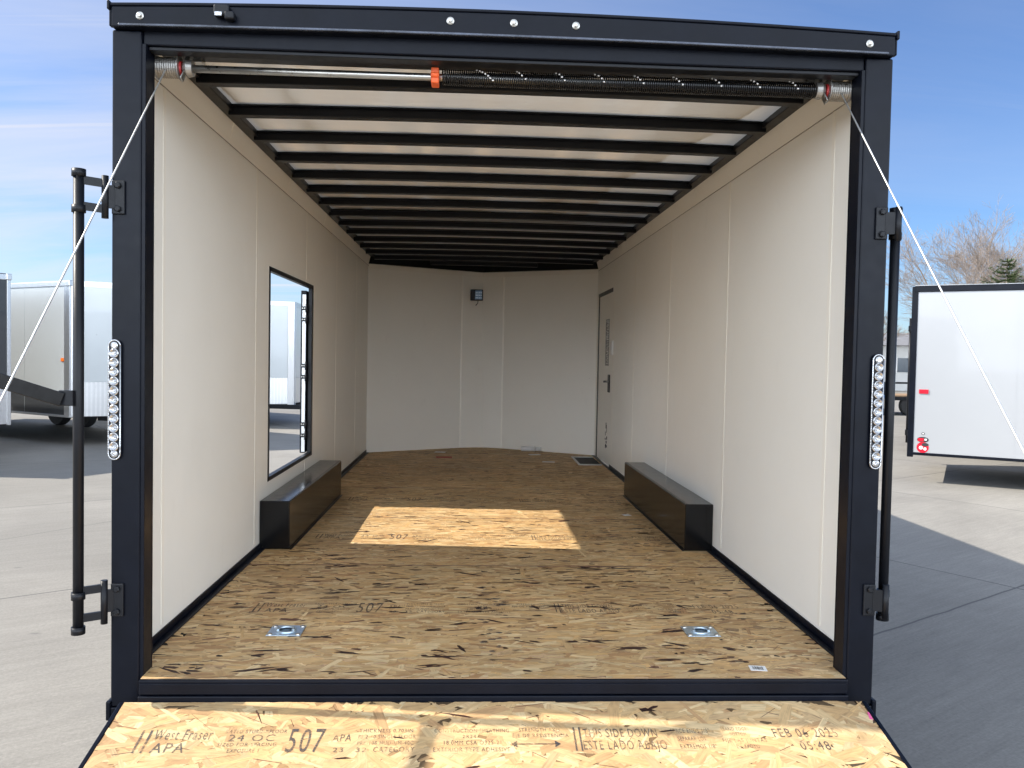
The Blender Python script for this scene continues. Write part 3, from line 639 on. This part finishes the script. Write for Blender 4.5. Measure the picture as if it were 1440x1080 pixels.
for s in (-1, 1):
    MB().tube_profile(Vector((s * 1.08, SY, SZ)), Vector((s, 0, 0)), [(0, .026), (.018, .030), (.03, .022)], 20).build('spring_cone', 'galvdark', TR)
    pr = []; x = 0
    pr = [(0, .020), (0, .040), (.004, .040), (.004, .034)]
    for k in range(9): pr += [(.006 + k * .0075, .0345), (.0095 + k * .0075, .0325)]
    pr += [(.076, .034), (.076, .040), (.080, .040), (.080, .02)]
    dr = MB().tube_profile(Vector((s * 1.122, SY, SZ)), Vector((s, 0, 0)), pr, 28).build('cable_drum', 'galvdark', TR)
    MB().tube_profile(Vector((s * 1.1215, SY, SZ)), Vector((-s, 0, 0)), [(0, .024), (.006, .022)], 16).build('drum_mark', 'red', dr)
    m = MB(); m.bar((s * 1.085, SY + .015, SZ + .055), (s * 1.113, SY - .02, SZ - .045), .004, .030, up=(0, 1, 0)); m.box(*sorted((s * 1.06, s * 1.115)), SY + .02, SY + .06, SZ + .03, SZ + .06); m.build('drum_bracket', 'steel', TR, .001)
    # lift cable to the ramp's far corner
    A = Vector((s * 1.163, SY - .03, SZ - .018)); B = Vector((s * 1.31, -2.06, -.595))
    P = [A.lerp(B, t / 14) + Vector((0, 0, -.012 * math.sin(math.pi * t / 14))) for t in range(15)]
    MB().tube(P, .0026, 8).build('lift_cable', 'galv', TR)
MB().box(-1.19, 1.19, .085, .16, SZ + .045, SZ + .052).build('spring_shelf', 'black', TR)
# escape door: frame, leaf folded back along the outside wall -------------------------------
fr = MB(); t = .012
fr.box(-1.30, -HX + .004, WY0 - .012, WY0 + t, WZ0, WZ1); fr.box(-1.292, -HX + .004, WY1 - .050, WY1 + .012, WZ0, WZ1)
fr.box(-1.30, -HX + .004, WY0 - .012, WY1 + .012, WZ1 - .012, WZ1 + .012); fr.box(-1.30, -HX + .004, WY0 - .012, WY1 + .012, WZ0 - .012, WZ0 + t)
fo = fr.build('escape_door_frame', 'blackmatt', TR)
leaf = MB().box(-1.345, -1.3065, 3.15, 4.42, WZ0 + .01, WZ1 - .03).build('escape_door', 'black', TR, .004)
MB().box(-1.331, -1.3075, 3.138, 3.1495, WZ0 + .02, WZ1 - .06).build('edge_strip', 'alum', leaf)
for z in (.50, .58, .92, 1.00, 1.33, 1.41):
    m = MB(); m.box(-1.337, -1.292, 3.1335, 3.1375, z - .014, z + .014); m.build('hinge_strap', 'blackmatt', leaf)
    m = MB(); m.tube([(-1.301, 3.126, z - .03), (-1.301, 3.126, z + .03)], .008, 10); m.build('hinge_pin', 'blackmatt', leaf)
    for x in (-1.329, -1.315): MB().tube_profile(Vector((x, 3.133, z)), Vector((0, -1, 0)), [(0, .006), (.003, .004)], 8).build('hinge_screw', 'steel', leaf)
# side door ------------------------------------------------------------------------------------
dl = MB().box(HX + .004, HX + .026, DY0 + .006, DY1 - .030, .005, DZ1 - .035).build('side_door', 'wall', TR, .002)
m = MB(); m.box(HX - .002, HX + .05, DY0 - .002, DY1 + .03, DZ1 - .03, DZ1 + .003); m.box(HX - .001, HX + .05, DY1 - .026, DY1 + .020, -.04, DZ1 - .031); m.build('side_door_frame', 'blackmatt', TR)
m = MB(); m.box(HX - .006, HX + .0035, DY0 + .09, DY0 + .19, .75, .93); hh = m.build('door_handle', 'blackmatt', dl, .003)
MB().bar((HX - .03, DY0 + .135, .86), (HX - .03, DY0 + .27, .855), .014, .02).build('lever', 'blackmatt', hh, .003)
MB().tube([(HX - .004, DY0 + .135, .86), (HX - .034, DY0 + .135, .86)], .01, 10).build('lever_pin', 'steel', hh)
stk = MB().box(HX + .0025, HX + .0038, DY0 + .20, DY0 + .42, 1.02, 1.50).build('warning_sticker', 'charcoal', dl)
rs = random.Random(8); m = MB()
for k in range(26):
    z = 1.04 + k * .0175; y = DY0 + .215 + rs.uniform(0, .05); m.box(HX + .0015, HX + .0022, y, y + rs.uniform(.06, .14), z, z + rs.choice((.005, .009)))
m.build('sticker_print', 'paper', stk)
text_obj([('WARNING', 0, 0, .03, .17), ], 'whiteink', stk, 'sticker_heading', (HX + .0010, DY0 + .40, 1.505 - .04), (0, -1, 0), (0, 0, 1), 0.0)
# lower black pictogram marks on the side door
m = MB()
for k in range(9):
    y = DY0 + .20 + rs.uniform(-.02, .10); z = .16 + rs.uniform(0, .16); m.box(HX + .0022, HX + .0036, y, y + rs.uniform(.02, .05), z, z + rs.uniform(.012, .04))
m.box(HX + .0022, HX + .0036, DY0 + .26, DY0 + .29, .37, .43); m.box(HX + .0022, HX + .0036, DY0 + .23, DY0 + .245, .33, .41); m.build('door_decal', 'print', dl)
sw = MB().box(HX - .022, HX - .0005, DY0 - .10, DY0 - .035, 1.13, 1.27).build('light_switch', 'whiteplastic', TR, .006, 3)
MB().box(HX - .026, HX - .0225, DY0 - .08, DY0 - .055, 1.17, 1.21).build('switch_rocker', 'whiteplastic', sw, .001)
# step well beside the side door
m = MB(); m.box(.985, 1.222, 5.46, 5.48, .002, .014); m.box(.985, 1.222, 6.08, 6.10, .002, .014); m.box(.985, 1.005, 5.481, 6.079, .002, .014); wl = m.build('step_well_rim', 'steel', TR, .002)
MB().box(1.006, 1.222, 5.481, 6.079, .002, .006).build('step_well', 'rubber', wl)
# nose light -----------------------------------------------------------------------------------------
m = MB(); m.box(-.150, -.002, 6.83, 6.885, 1.745, 1.875); nl = m.build('dome_light', 'blackmatt', TR, .008, 3)
MB().box(-.095, -.012, 6.822, 6.8295, 1.757, 1.863).build('light_lens', 'zincdark', nl, .003)
m = MB()
for i in range(4):
    for j in range(3): m.tube_profile(Vector((-.082 + i * .019, 6.8215, 1.776 + j * .03)), Vector((0, -1, 0)), [(0, .006), (.002, .004)], 8)
m.build('led_dots', 'alum', nl)
MB().tube([(-.08, 6.88, 1.81), (-.08, 6.96, 1.81)], .015, 10).build('light_mount', 'blackmatt', nl)
MB().tube([(-.06, 6.86, 1.745), (-.062, 6.845, 1.715), (-.085, 6.86, 1.69), (-.075, 6.9, 1.70)], .004, 6).build('light_wire', 'blackmatt', nl)
# recessed tie-down rings ------------------------------------------------------------------------------
def tiedown(x, y):
    m = MB(); a, b = .066, .060
    m.box(x - a, x + a, y - b, y + b, .0020, .0050); pl = m.build('tie_down_plate', 'zinc', TR, .002, 2)
    pts = [(x + .036 * math.cos(t_), y + .032 * math.sin(t_), .0056) for t_ in [2 * math.pi * k / 24 for k in range(25)]]
    MB().tube(pts, .0045, 8).build('dish_rim', 'zinc', pl)
    m = MB(); m.tube_profile(Vector((x, y, .0052)), Vector((0, 0, 1)), [(0, .030), (.0004, .030)], 24); m.build('dish', 'zincdark', pl)
    pts = [(x + .031 * math.cos(t_), y - .006 + .028 * math.sin(t_), .0110) for t_ in [math.pi * (-.15 + 1.3 * k / 20) for k in range(21)]]
    MB().tube(pts, .0052, 8).build('ring', 'zinc', pl)
    for dx in (-1, 1):
        for dy in (-1, 1):
            MB().tube_profile(Vector((x + dx * .053, y + dy * .046, .005)), Vector((0, 0, 1)), [(0, .010), (.003, .009), (.005, .005)], 12).build('ring_bolt', 'steel', pl)
tiedown(-.822, .43); tiedown(.818, .432)
# ramp door -------------------------------------------------------------------------------------------
SL = 0.26
zr = lambda y: -.068 + (y + .066) * SL
rb = osb_sheet('ramp_board', -1.235, 1.238, -2.08, -.066, zr, 0.018, TR, 77, dens=1.3, dark=0.004, tone=0.98, spread=34, size=1.35, soft=.30, bark=5, lines=.07)
sx0 = -1.122
st = stamp(rb, sx0, -.292, zr(-.292), 1.36, SL, 1.05, lift=.0022)
m = MB()
ay = -.262
for dx, d in ((1.150, -1), (1.305, 1)): 
    x = sx0 + dx; m.prism([(x, ay, zr(ay) + .002), (x - d * .018, ay + .014, zr(ay + .014) + .002), (x - d * .018, ay - .014, zr(ay - .014) + .002)], (0, 0, 0), (0, 0, .0004))
m.box(sx0 + 1.160, sx0 + 1.295, ay - .002, ay + .002, zr(ay) + .0018, zr(ay) + .0023); m.build('printed_arrow', 'ink', rb)
for s in (-1, 1):
    x = -1.2355 if s < 0 else 1.2385; m = MB(); P = []
    for y in (-2.12, -.01):
        pass
    xs = sorted((x, x + s * .014)); zo = -.03
    m.hexa([(xs[0], -2.09, zr(-2.09) + zo), (xs[1], -2.09, zr(-2.09) + zo), (xs[1], -.067, zr(-.067) + zo), (xs[0], -.067, zr(-.067) + zo),
            (xs[0], -2.09, zr(-2.09) + .003), (xs[1], -2.09, zr(-2.09) + .003), (xs[1], -.067, zr(-.067) + .003), (xs[0], -.067, zr(-.067) + .003)])
    m.build('ramp_edge', 'black', TR, .002)
m = MB(); m.hexa([(1.222, -.165, zr(-.175) + .0017), (1.236, -.165, zr(-.175) + .0017), (1.236, -.125, zr(-.12) + .0017), (1.230, -.125, zr(-.12) + .0017),
                  (1.222, -.165, zr(-.175) + .0020), (1.236, -.165, zr(-.175) + .0020), (1.236, -.125, zr(-.12) + .0020), (1.230, -.125, zr(-.12) + .0020)]); m.build('edge_paint', 'pink', TR)
m = MB(); m.hexa([(-1.23, -2.08, zr(-2.08) - .07), (1.23, -2.08, zr(-2.08) - .07), (1.24, -.07, zr(-.07) - .05), (-1.24, -.07, zr(-.07) - .05),
                  (-1.23, -2.08, zr(-2.08) - .0185), (1.23, -2.08, zr(-2.08) - .0185), (1.24, -.07, zr(-.07) - .0185), (-1.24, -.07, zr(-.07) - .0185)]); m.build('ramp_frame', 'black', TR)
m = MB(); m.box(-1.2, 1.2, -2.30, -2.095, G + .001, G + .012); m.build('ramp_flap', 'diamond', TR)
# ================================================================== loose things on the floor
def loose(x, y, w_, d_, ang, nm, lab, cat, mat='paper', th=.0006, z=.0016, group=None, curl=0):
    o = empty(nm, (x, y, z)); tag(o, lab, cat, group); c, s = math.cos(ang), math.sin(ang)
    m = MB(); m.obox((x, y, z + th), (c, s, 0), (-s, c, 0), (0, 0, 1), w_ / 2, d_ / 2, th); sh_ = m.build('sheet', mat, o)
    return o, c, s
o, c, s = loose(.916, .048, .058, .046, R(-8), 'paper_label', 'small white barcode label stuck to the floor near the rear sill', 'label')
m = MB(); rs = random.Random(2)
for k in range(11):
    dx = -.018 + k * .0034; m.obox((.916 + dx * c, .048 + dx * s, .0031), (c, s, 0), (-s, c, 0), (0, 0, 1), rs.choice((.0006, .0011)), .014, .0002)
m.build('barcode', 'print', o)
o = empty('paper_roll', (.55, 6.63, .0015)); tag(o, 'rolled up white papers lying on the floor against the nose wall', 'paper')
MB().tube([(.47, 6.66, .030), (.63, 6.64, .030)], [.028, .030], 16).build('roll', 'paper', o)
MB().tube([(.636, 6.63, .036), (.70, 6.62, .034)], [.022, .022], 14).build('tail_end', 'whiteplastic', o)
loose(-.40, 5.98, .17, .15, R(3), 'red_sheet', 'thin red sheet of paper lying flat on the strand board near the nose', 'paper', 'redpaper')
loose(-.46, 6.45, .12, .09, R(-12), 'white_scrap', 'crumpled white scrap behind the red sheet on the floor', 'paper scrap')
loose(.60, 6.32, .13, .08, R(14), 'white_scrap', 'flat white scrap just in front of the rolled papers', 'paper scrap')
loose(.70, 5.70, .13, .07, R(-6), 'white_scrap', 'flat white scrap beside the step well and side door', 'paper scrap')
loose(.98, 2.85, .05, .05, R(22), 'white_scrap', 'small pale scrap on the floor beside the right wheel box', 'paper scrap')
# ================================================================== parked trailers
def parked(name, label, pos, ang, skin, lower, trim, Lh=3.0, z0=.5, z1=2.86, nosed=.8, group=None, guard=True, loose_rear=True, text=None, decals=False, stripe=.42):
    o = empty(name, (pos[0], pos[1], G), local=True); tag(o, label, 'trailer', group)
    hw = 1.25; zm = z0 + (stripe if lower else 0)
    for s in (-1, 1):
        x0, x1 = sorted((s * (hw - .03), s * hw))
        m = MB().box(x0, x1, -Lh + .05, Lh - .04, zm + .003, z1 - .09); m.build('side_wall', skin, o)
        if lower: MB().box(x0, x1, -Lh + .05, Lh - .04, z0 + .04, zm).build('lower_side_wall', lower, o)
        for k in range(1, 5):
            y = -Lh + k * 2 * Lh / 5
            MB().box(*sorted((s * hw, s * (hw + .0015))), y - .003, y + .003, z0 + .05, z1 - .095).build('panel_seam', skin, o)
        MB().box(*sorted((s * (hw - .04), s * (hw + .012))), -Lh, Lh, z1 - .09, z1).build('top_rail', trim, o, .008, 2)
        MB().box(*sorted((s * (hw - .04), s * (hw + .010))), -Lh, Lh, z0, z0 + .04).build('bottom_rail', trim, o, .004, 2)
        MB().box(*sorted((s * (hw - .05), s * (hw + .008))), -Lh - .03, -Lh + .05, z0 - .03, z1 - .01).build('corner_post', 'black' if trim == 'black' else 'alum', o, .006, 2)
        cp = MB().box(*sorted((s * (hw - .05), s * (hw + .008))), Lh - .045, Lh + .02, z0, z1 - .09).build('corner_post', 'diamond' if trim != 'black' else 'black', o, .006, 2)
        MB().box(*sorted((s * (hw - .06), s * (hw + .02))), Lh - .06, Lh + .035, z1 - .09, z1 + .008).build('corner_cap', 'alum' if trim != 'black' else 'black', o, .01, 2)
        if trim != 'black': MB().box(*sorted((s * (hw + .0035), s * (hw + .007))), Lh - .13, Lh - .046, z0 + .041, z1 - .091).build('corner_plate', 'diamond', o)
        if nosed > 0:
            a = Vector((s * hw, Lh, 0)); b = Vector((0, Lh + nosed, 0)); d = (b - a).normalized(); nrm = Vector((-d.y, d.x, 0)) * (1 if s < 0 else -1)
            def pan(za, zb, off, th, nm, mt, t0=.02, t1=1.0):
                p = a.lerp(b, t0) + nrm * off; q = a.lerp(b, t1) + nrm * off; r_ = q - nrm * th; u_ = p - nrm * th
                MB().prism([(p.x, p.y, za), (q.x, q.y, za), (r_.x, r_.y, za), (u_.x, u_.y, za)], (0, 0, 0), (0, 0, zb - za)).build(nm, mt, o)
            pan(z0 + .62, z1 - .09, 0, .03, 'nose_panel', skin); pan(z0 + .02, z0 + .617, .004, .034, 'stone_guard', 'diamond'); pan(z1 - .09, z1, .006, .05, 'nose_rail', trim)
            if trim != 'black': pan(z0 + .62, z1 - .092, .005, .004, 'corner_plate', 'diamond', .02, .10)
    if nosed > 0:
        MB().prism([(-.13, Lh + nosed - .07, z0), (.13, Lh + nosed - .07, z0), (.03, Lh + nosed + .025, z0), (-.03, Lh + nosed + .025, z0)], (0, 0, 0), (0, 0, z1 - z0 - .01)).build('nose_strip', 'diamond', o)
        poly = [(-hw, -Lh), (hw, -Lh), (hw, Lh), (0, Lh + nosed), (-hw, Lh)]
    else:
        MB().box(-hw + .05, hw - .05, Lh - .03, Lh, z0 + .62, z1 - .09).build('nose_panel', lower or skin, o); MB().box(-hw + .05, hw - .05, Lh - .03, Lh + .004, z0 + .02, z0 + .617).build('stone_guard', 'diamond', o)
        MB().box(-hw, hw, Lh - .04, Lh + .012, z1 - .09, z1).build('nose_rail', trim, o, .006)
        poly = [(-hw, -Lh), (hw, -Lh), (hw, Lh), (-hw, Lh)]
    MB().prism([(x * .99, y, z1 - .02) for x, y in poly], (0, 0, 0), (0, 0, .03)).build('roof', skin, o)
    MB().prism([(x * .97, y * .995, z0 + .002) for x, y in poly], (0, 0, 0), (0, 0, .05)).build('floor_frame', 'blackmatt', o)
    rd = MB().box(-hw + .052, hw - .052, -Lh - .01, -Lh + .03, z0 + .05, z1 - .14).build('rear_door', skin, o)
    MB().box(-hw + .05, hw - .05, -Lh - .025, -Lh + .04, z1 - .139, z1 - .01).build('header', 'black' if trim == 'black' else trim, o, .005)
    for s in (-1, 1):
        lb = MB().tube([(s * 1.02, -Lh - .05, z0 + .15), (s * 1.02, -Lh - .05, z1 - .45)], .018, 10).build('lock_bar', 'blackmatt', o)
        for z in (z0 + .3, z1 - .6): MB().box(s * 1.02 - .05, s * 1.02 + .05, -Lh - .075, -Lh - .012, z - .04, z + .04).build('bar_clamp', 'blackmatt', lb)
    for y in (-.75, .15):
        for s in (-1, 1):
            ty = MB().lathe((s * 1.0, y, .33), (s, 0, 0), [(0, .19), (0, .31), (.03, .33), (.17, .33), (.2, .31), (.2, .19)], 24).build('tyre', 'rubber', o)
            MB().lathe((s * 1.01, y, .33), (s, 0, 0), [(0, .19), (.185, .19), (.15, .05)], 16).build('rim', 'blackmatt', ty)
    for s in (-1, 1):
        MB().box(*sorted((s * hw, s * (hw + .02))), -1.25, .65, z0 + .08, z0 + .26).build('fender_trim', 'black' if trim == 'black' else 'diamond', o, .01)
    m = MB()
    for s in (-1, 1): m.bar((s * .7, Lh, z0 - .03), (0, Lh + nosed + 1.0, z0 - .03), .06, .1)
    m.build('tongue', 'blackmatt', o); MB().tube([(0, Lh + nosed + .7, .08), (0, Lh + nosed + .7, .95)], .03, 10).build('jack', 'blackmatt', o)
    for s in (-1, 1):
        MB().box(*sorted((s * (hw + .001), s * (hw + .012))), Lh - .22, Lh - .13, z0 + .97, z0 + 1.03).build('marker_light', 'amber', o, .003)
        MB().box(*sorted((s * (hw + .001), s * (hw + .012))), -Lh + .10, -Lh + .22, z0 + .88, z0 + .94).build('marker_light', 'redlens', o, .003)
    if decals:
        def badge(y, z, rx, rz, mt, off, nm='sticker'):
            m = MB(); n = 24; b = len(m.v)
            m.prism([(hw + off, y + rx * math.cos(2 * math.pi * k / n), z + rz * math.sin(2 * math.pi * k / n)) for k in range(n)], (0, 0, 0), (.0012, 0, 0)); return m.build(nm, mt, o)
        y = -Lh + .17
        b1 = badge(y, z0 + .225, .075, .040, 'print', .001); MB().box(hw + .0023, hw + .0032, y - .065, y + .01, z0 + .20, z0 + .245).build('sticker_patch', 'redlens', b1); MB().box(hw + .0023, hw + .0032, y + .02, y + .05, z0 + .215, z0 + .24).build('sticker_patch', 'whiteink', b1)
        b2 = badge(y, z0 + .115, .078, .078, 'redlens', .001); badge(y - .022, z0 + .11, .026, .026, 'whiteink', .0024); badge(y + .03, z0 + .095, .02, .022, 'whiteink', .0024); badge(y + .03, z0 + .155, .045, .025, 'print', .0024)
        badge(y, z0 + .31, .022, .018, 'print', .001); badge(y, z0 + .31, .012, .009, 'whiteink', .0024)
    if text: text(o, hw, Lh, z0, z1)
    o.rotation_euler = (0, 0, ang); return o
TH = R(-122.0); h2 = Vector((.848, -.530)); s2 = Vector((-.530, -.848))
def place(corner, fore, Lh):   # root position from the near (right) front (fore=1) or rear (-1) corner
    c = Vector(corner) - s2 * 1.25 - h2 * (fore * Lh); return c
def badge_front(o, hw, Lh, z0, z1):       # small lot sticker on the shaded nose
    a = Vector((hw, Lh, 0)); b = Vector((0, Lh + .8, 0)); d = (b - a).normalized(); nrm = Vector((d.y, -d.x, 0))
    p = a.lerp(b, .50) + nrm * .002
    text_obj([('V-NOSE 16', 0, .08, .035, .28), ('7K', 0, .0, .06, .12)][:0] + [('NO 12', .0, .06, .05, .22), ('AL', .05, .0, .045, .12)], 'print', o, 'lot_number', p + Vector((0, 0, z0 + 1.25)), d, (0, 0, 1), .002)
p1 = place((-7.06, 11.65), 1, 3.3)
gr = parked('cargo_trailer', 'light gray trailer with charcoal lower band and diamond plate nose, left of the open trailer', p1, TH, 'gray', 'charcoal', 'alum', Lh=3.3, group='silver trimmed gray trailers', text=None)
tip = Vector((-4.22, 16.28)); p2 = tip - h2 * (3.3 + .8)
def kids(o): return list(o.children)
def ct(o, parent=None):
    c = o.copy(); COL.objects.link(c); c.parent = parent
    for ch in kids(o): ct(ch, c)
    return c
g2 = ct(gr); g2.location = (p2.x, p2.y, G); g2['label'] = 'light gray trailer with diamond plate nose seen through the open escape door'
# charcoal trailer at the left edge, flat front
cw = Vector((-7.39, 10.45)); Lc = 3.2; pc = cw - h2 * Lc + s2 * 1.25
def cname(o, hw, Lh, z0, z1):
    text_obj([('V', 0, 0, .13, .12)], 'whiteink', o, 'side_lettering', (-hw + .30, Lh, z1 - .33), (-1, 0, 0), (0, 0, 1), .004)
    text_obj([('CARGO', 0, .12, .06, .3), ('TRAILERS', 0, .0, .07, .5)], 'print', o, 'guard_lettering', (-hw + .72, Lh + .004, z0 + .12), (-1, 0, 0), (0, 0, 1), .004)
ch_ = parked('cargo_trailer', 'charcoal trailer with silver corner trim cut off by the left edge of the photo', pc, TH, 'charcoal', None, 'alum', Lh=Lc, nosed=0, z0=.47, z1=2.84, text=cname)
# white trailers on the right
wp = place((6.165, 8.60), -1, 3.2)
wt = parked('cargo_trailer', 'nearest white trailer on the right, black trim, red round sticker at its lower rear corner', wp, TH, 'white', None, 'black', Lh=3.2, z0=.40, z1=2.81, nosed=.8, decals=True, group='white trailers with black trim')
for k, lab in ((1, 'second white trailer with black trim, its rear frame showing just behind the nearest white one'), (2, 'third white black trimmed trailer back, mostly hidden behind two others'), (3, 'farthest white black trimmed trailer at the end of the right row')):
    c_ = ct(wt); q = wp - s2 * (3.95 * k) - h2 * (.20 * k); c_.location = (q.x, q.y, G); c_['label'] = lab
# ================================================================== far things
def bare_tree(name, label, pos, hgt, seed, spread=1.0, group='bare leafless trees', trunk=.16):
    rng = random.Random(seed); V = []; F = []; o = empty(name, (pos[0], pos[1], G), local=True); tag(o, label, 'tree', group); o.location = (pos[0], pos[1], G)
    m = MB(); t = MB()
    def grow(mb, p, d, L, r, dep):
        n = 3 if dep < 3 else 2; pts = [p]; dd = d.copy()
        for i in range(n):
            dd = (dd + Vector((rng.gauss(0, .13), rng.gauss(0, .13), rng.gauss(0.04, .08)))).normalized(); pts.append(pts[-1] + dd * L / n)
        r1 = r * .62 if dep < 6 else r * .4
        mb.tube(pts, [max(.005, r + (r1 - r) * i / n) for i in range(n + 1)], 6 if dep < 2 else 3, cap=False)
        if dep >= 7: return
        kids_ = 4 if dep in (3, 4) else 3
        for k in range(kids_):
            f = 1.0 if k == 0 else rng.uniform(.45, .98); q = p.lerp(pts[-1], f) if k else pts[-1]
            if k: idx = min(n - 1, int(f * n)); q = pts[idx].lerp(pts[idx + 1], f * n - idx)
            ax = Vector((rng.gauss(0, 1), rng.gauss(0, 1), rng.gauss(0, .4))).normalized(); a = rng.uniform(.25, .8) * spread if k else rng.uniform(.05, .3)
            nd = (dd + ax * math.tan(a)).normalized(); nd.z = max(nd.z, -.1); grow(m, q, nd.normalized(), L * rng.uniform(.66, .84), r1 * (1 if k == 0 else .75), dep + 1)
    grow(t, Vector((0, 0, 0)), Vector((0, 0, 1)), hgt * .27, trunk, 0)
    t.build('trunk', 'bark', o); m.build('branches', 'bark', o); return o
bare_tree('bare_tree', 'tall leafless tree directly above the roof of the nearest white trailer', (30.6, 41.5), 12.2, 5, 1.15)
bare_tree('bare_tree', 'spreading leafless tree left of the dark evergreen behind the white trailer', (27.3, 43.0), 10.4, 11, 1.3)
bare_tree('bare_tree', 'low leafless tree showing between the right door post and the white trailer', (24.4, 47.0), 6.6, 23, 1.1)
bare_tree('bare_tree', 'small leafless tree beside the white shed right of the door post', (21.3, 48.5), 6.0, 37, 1.1)
bare_tree('bare_tree', 'leafless tree rising over the right edge of the photo', (34.0, 42.0), 12.5, 41, 1.2)
bare_tree('bare_tree', 'leafless tree crowding in between the tallest bare tree and the dark evergreen', (29.3, 46.5), 11.2, 57, 1.25)
def evergreen(name, label, pos, hgt, seed):
    rng = random.Random(seed); o = empty(name, (pos[0], pos[1], G), local=True); tag(o, label, 'tree'); o.location = (pos[0], pos[1], G)
    MB().tube([(0, 0, 0), (0, 0, hgt * .97)], [.18, .02], 8).build('trunk', 'bark', o); m = MB()
    nw = 34
    for w_ in range(nw):
        f = w_ / nw; z = hgt * (.10 + .89 * f); R0 = hgt * .56 * (1 - f) ** .9 + .10
        for k in range(11 if f < .8 else 7):
            a = rng.uniform(0, 2 * math.pi); L = R0 * rng.uniform(.7, 1.12); d = Vector((math.cos(a), math.sin(a), 0)); side = Vector((-d.y, d.x, 0)); rise = .25 + .5 * f
            st_ = max(3, int(L / .10))
            for q in range(st_):
                t_ = (q + .5) / st_; c = Vector((0, 0, z)) + d * L * t_ + Vector((0, 0, L * (rise * t_ * t_ - .25 * t_)))
                for sg in (-1, 1, 0, 0, -1, 1):
                    l = rng.uniform(.14, .26) * (1.15 - .5 * t_) + .03
                    dd = (d * rng.uniform(.4, 1) + side * sg * rng.uniform(.5, 1.1) + Vector((0, 0, rng.uniform(-.2, .55)))).normalized(); nn = dd.cross(Vector((rng.gauss(0, .5), rng.gauss(0, .5), 1))).normalized() * rng.uniform(.018, .035)
                    b = len(m.v); m.v += [tuple(c - nn), tuple(c + nn), tuple(c + dd * l)]; m.face((b, b + 1, b + 2))
    me = bpy.data.meshes.new('crown'); me.from_pydata(m.v, [], m.f); me.materials.append(M['needles']); c = bpy.data.objects.new('crown', me); COL.objects.link(c); c.parent = o
    return o
evergreen('evergreen_tree', 'dark green conifer standing behind the white trailer roof', (26.1, 36.3), 7.1, 3)
# white shed far behind the right door post
sh_o = empty('shed', (25.2, 50.5, G)); tag(sh_o, 'low white building with gray roof far behind the right door post', 'building')
bx, by = 25.2, 50.5
MB().box(bx - 4, bx + 6, by - 2, by + 3, G, 2.3).build('wall', 'build', sh_o)
MB().prism([(bx - 4.3, by - 2.4, 2.31), (bx - 4.3, by + 3.4, 2.31), (bx - 4.3, by + .5, 3.2)], (0, 0, 0), (10.6, 0, 0)).build('roof', 'roofg', sh_o)
for k in range(3):
    x = bx - 3.2 + 2.6 * k; wi = MB().box(x, x + .9, by - 2.05, by - 2.003, .6, 1.5).build('window', 'window', sh_o)
    m = MB(); m.box(x - .08, x, by - 2.07, by - 2.003, .55, 1.55); m.box(x + .9, x + .98, by - 2.07, by - 2.003, .55, 1.55); m.build('frame', 'whiteplastic', wi)
# flat bed trailer in front of the shed
fb = empty('flatbed_trailer', (14.0, 24.5, G)); tag(fb, 'black flatbed utility trailer with wooden deck parked beyond the right lock bar', 'trailer')
fx, fy = 14.0, 24.5
MB().box(fx - 2.6, fx + 2.6, fy - 1, fy + 1, G + .50, G + .62).build('bed_frame', 'blackmatt', fb, .01)
MB().box(fx - 2.55, fx + 2.55, fy - .95, fy + .95, G + .6205, G + .66).build('deck', 'wood', fb)
m = MB()
for k in range(6): m.box(fx - 2.6 + k * 1.02, fx - 2.54 + k * 1.02, fy - 1.05, fy - 1.001, G + .5, G + 1.05)
m.box(fx - 2.6, fx + 2.6, fy - 1.06, fy - 1.0, G + 1.051, G + 1.11); m.build('side_rail', 'blackmatt', fb)
for dx in (-.5, .4):
    for s in (-1, 1):
        ty = MB().lathe((fx + dx, fy + s * .8, G + .33), (0, s, 0), [(0, .18), (0, .31), (.03, .33), (.15, .33), (.18, .31), (.18, .18)], 22).build('tyre', 'rubber', fb)
        MB().lathe((fx + dx, fy + s * .81, G + .33), (0, s, 0), [(0, .18), (.165, .18), (.14, .05)], 14).build('rim', 'alum', ty)
for o in list(bpy.data.objects):
    if '_base' in o.keys(): del o['_base']
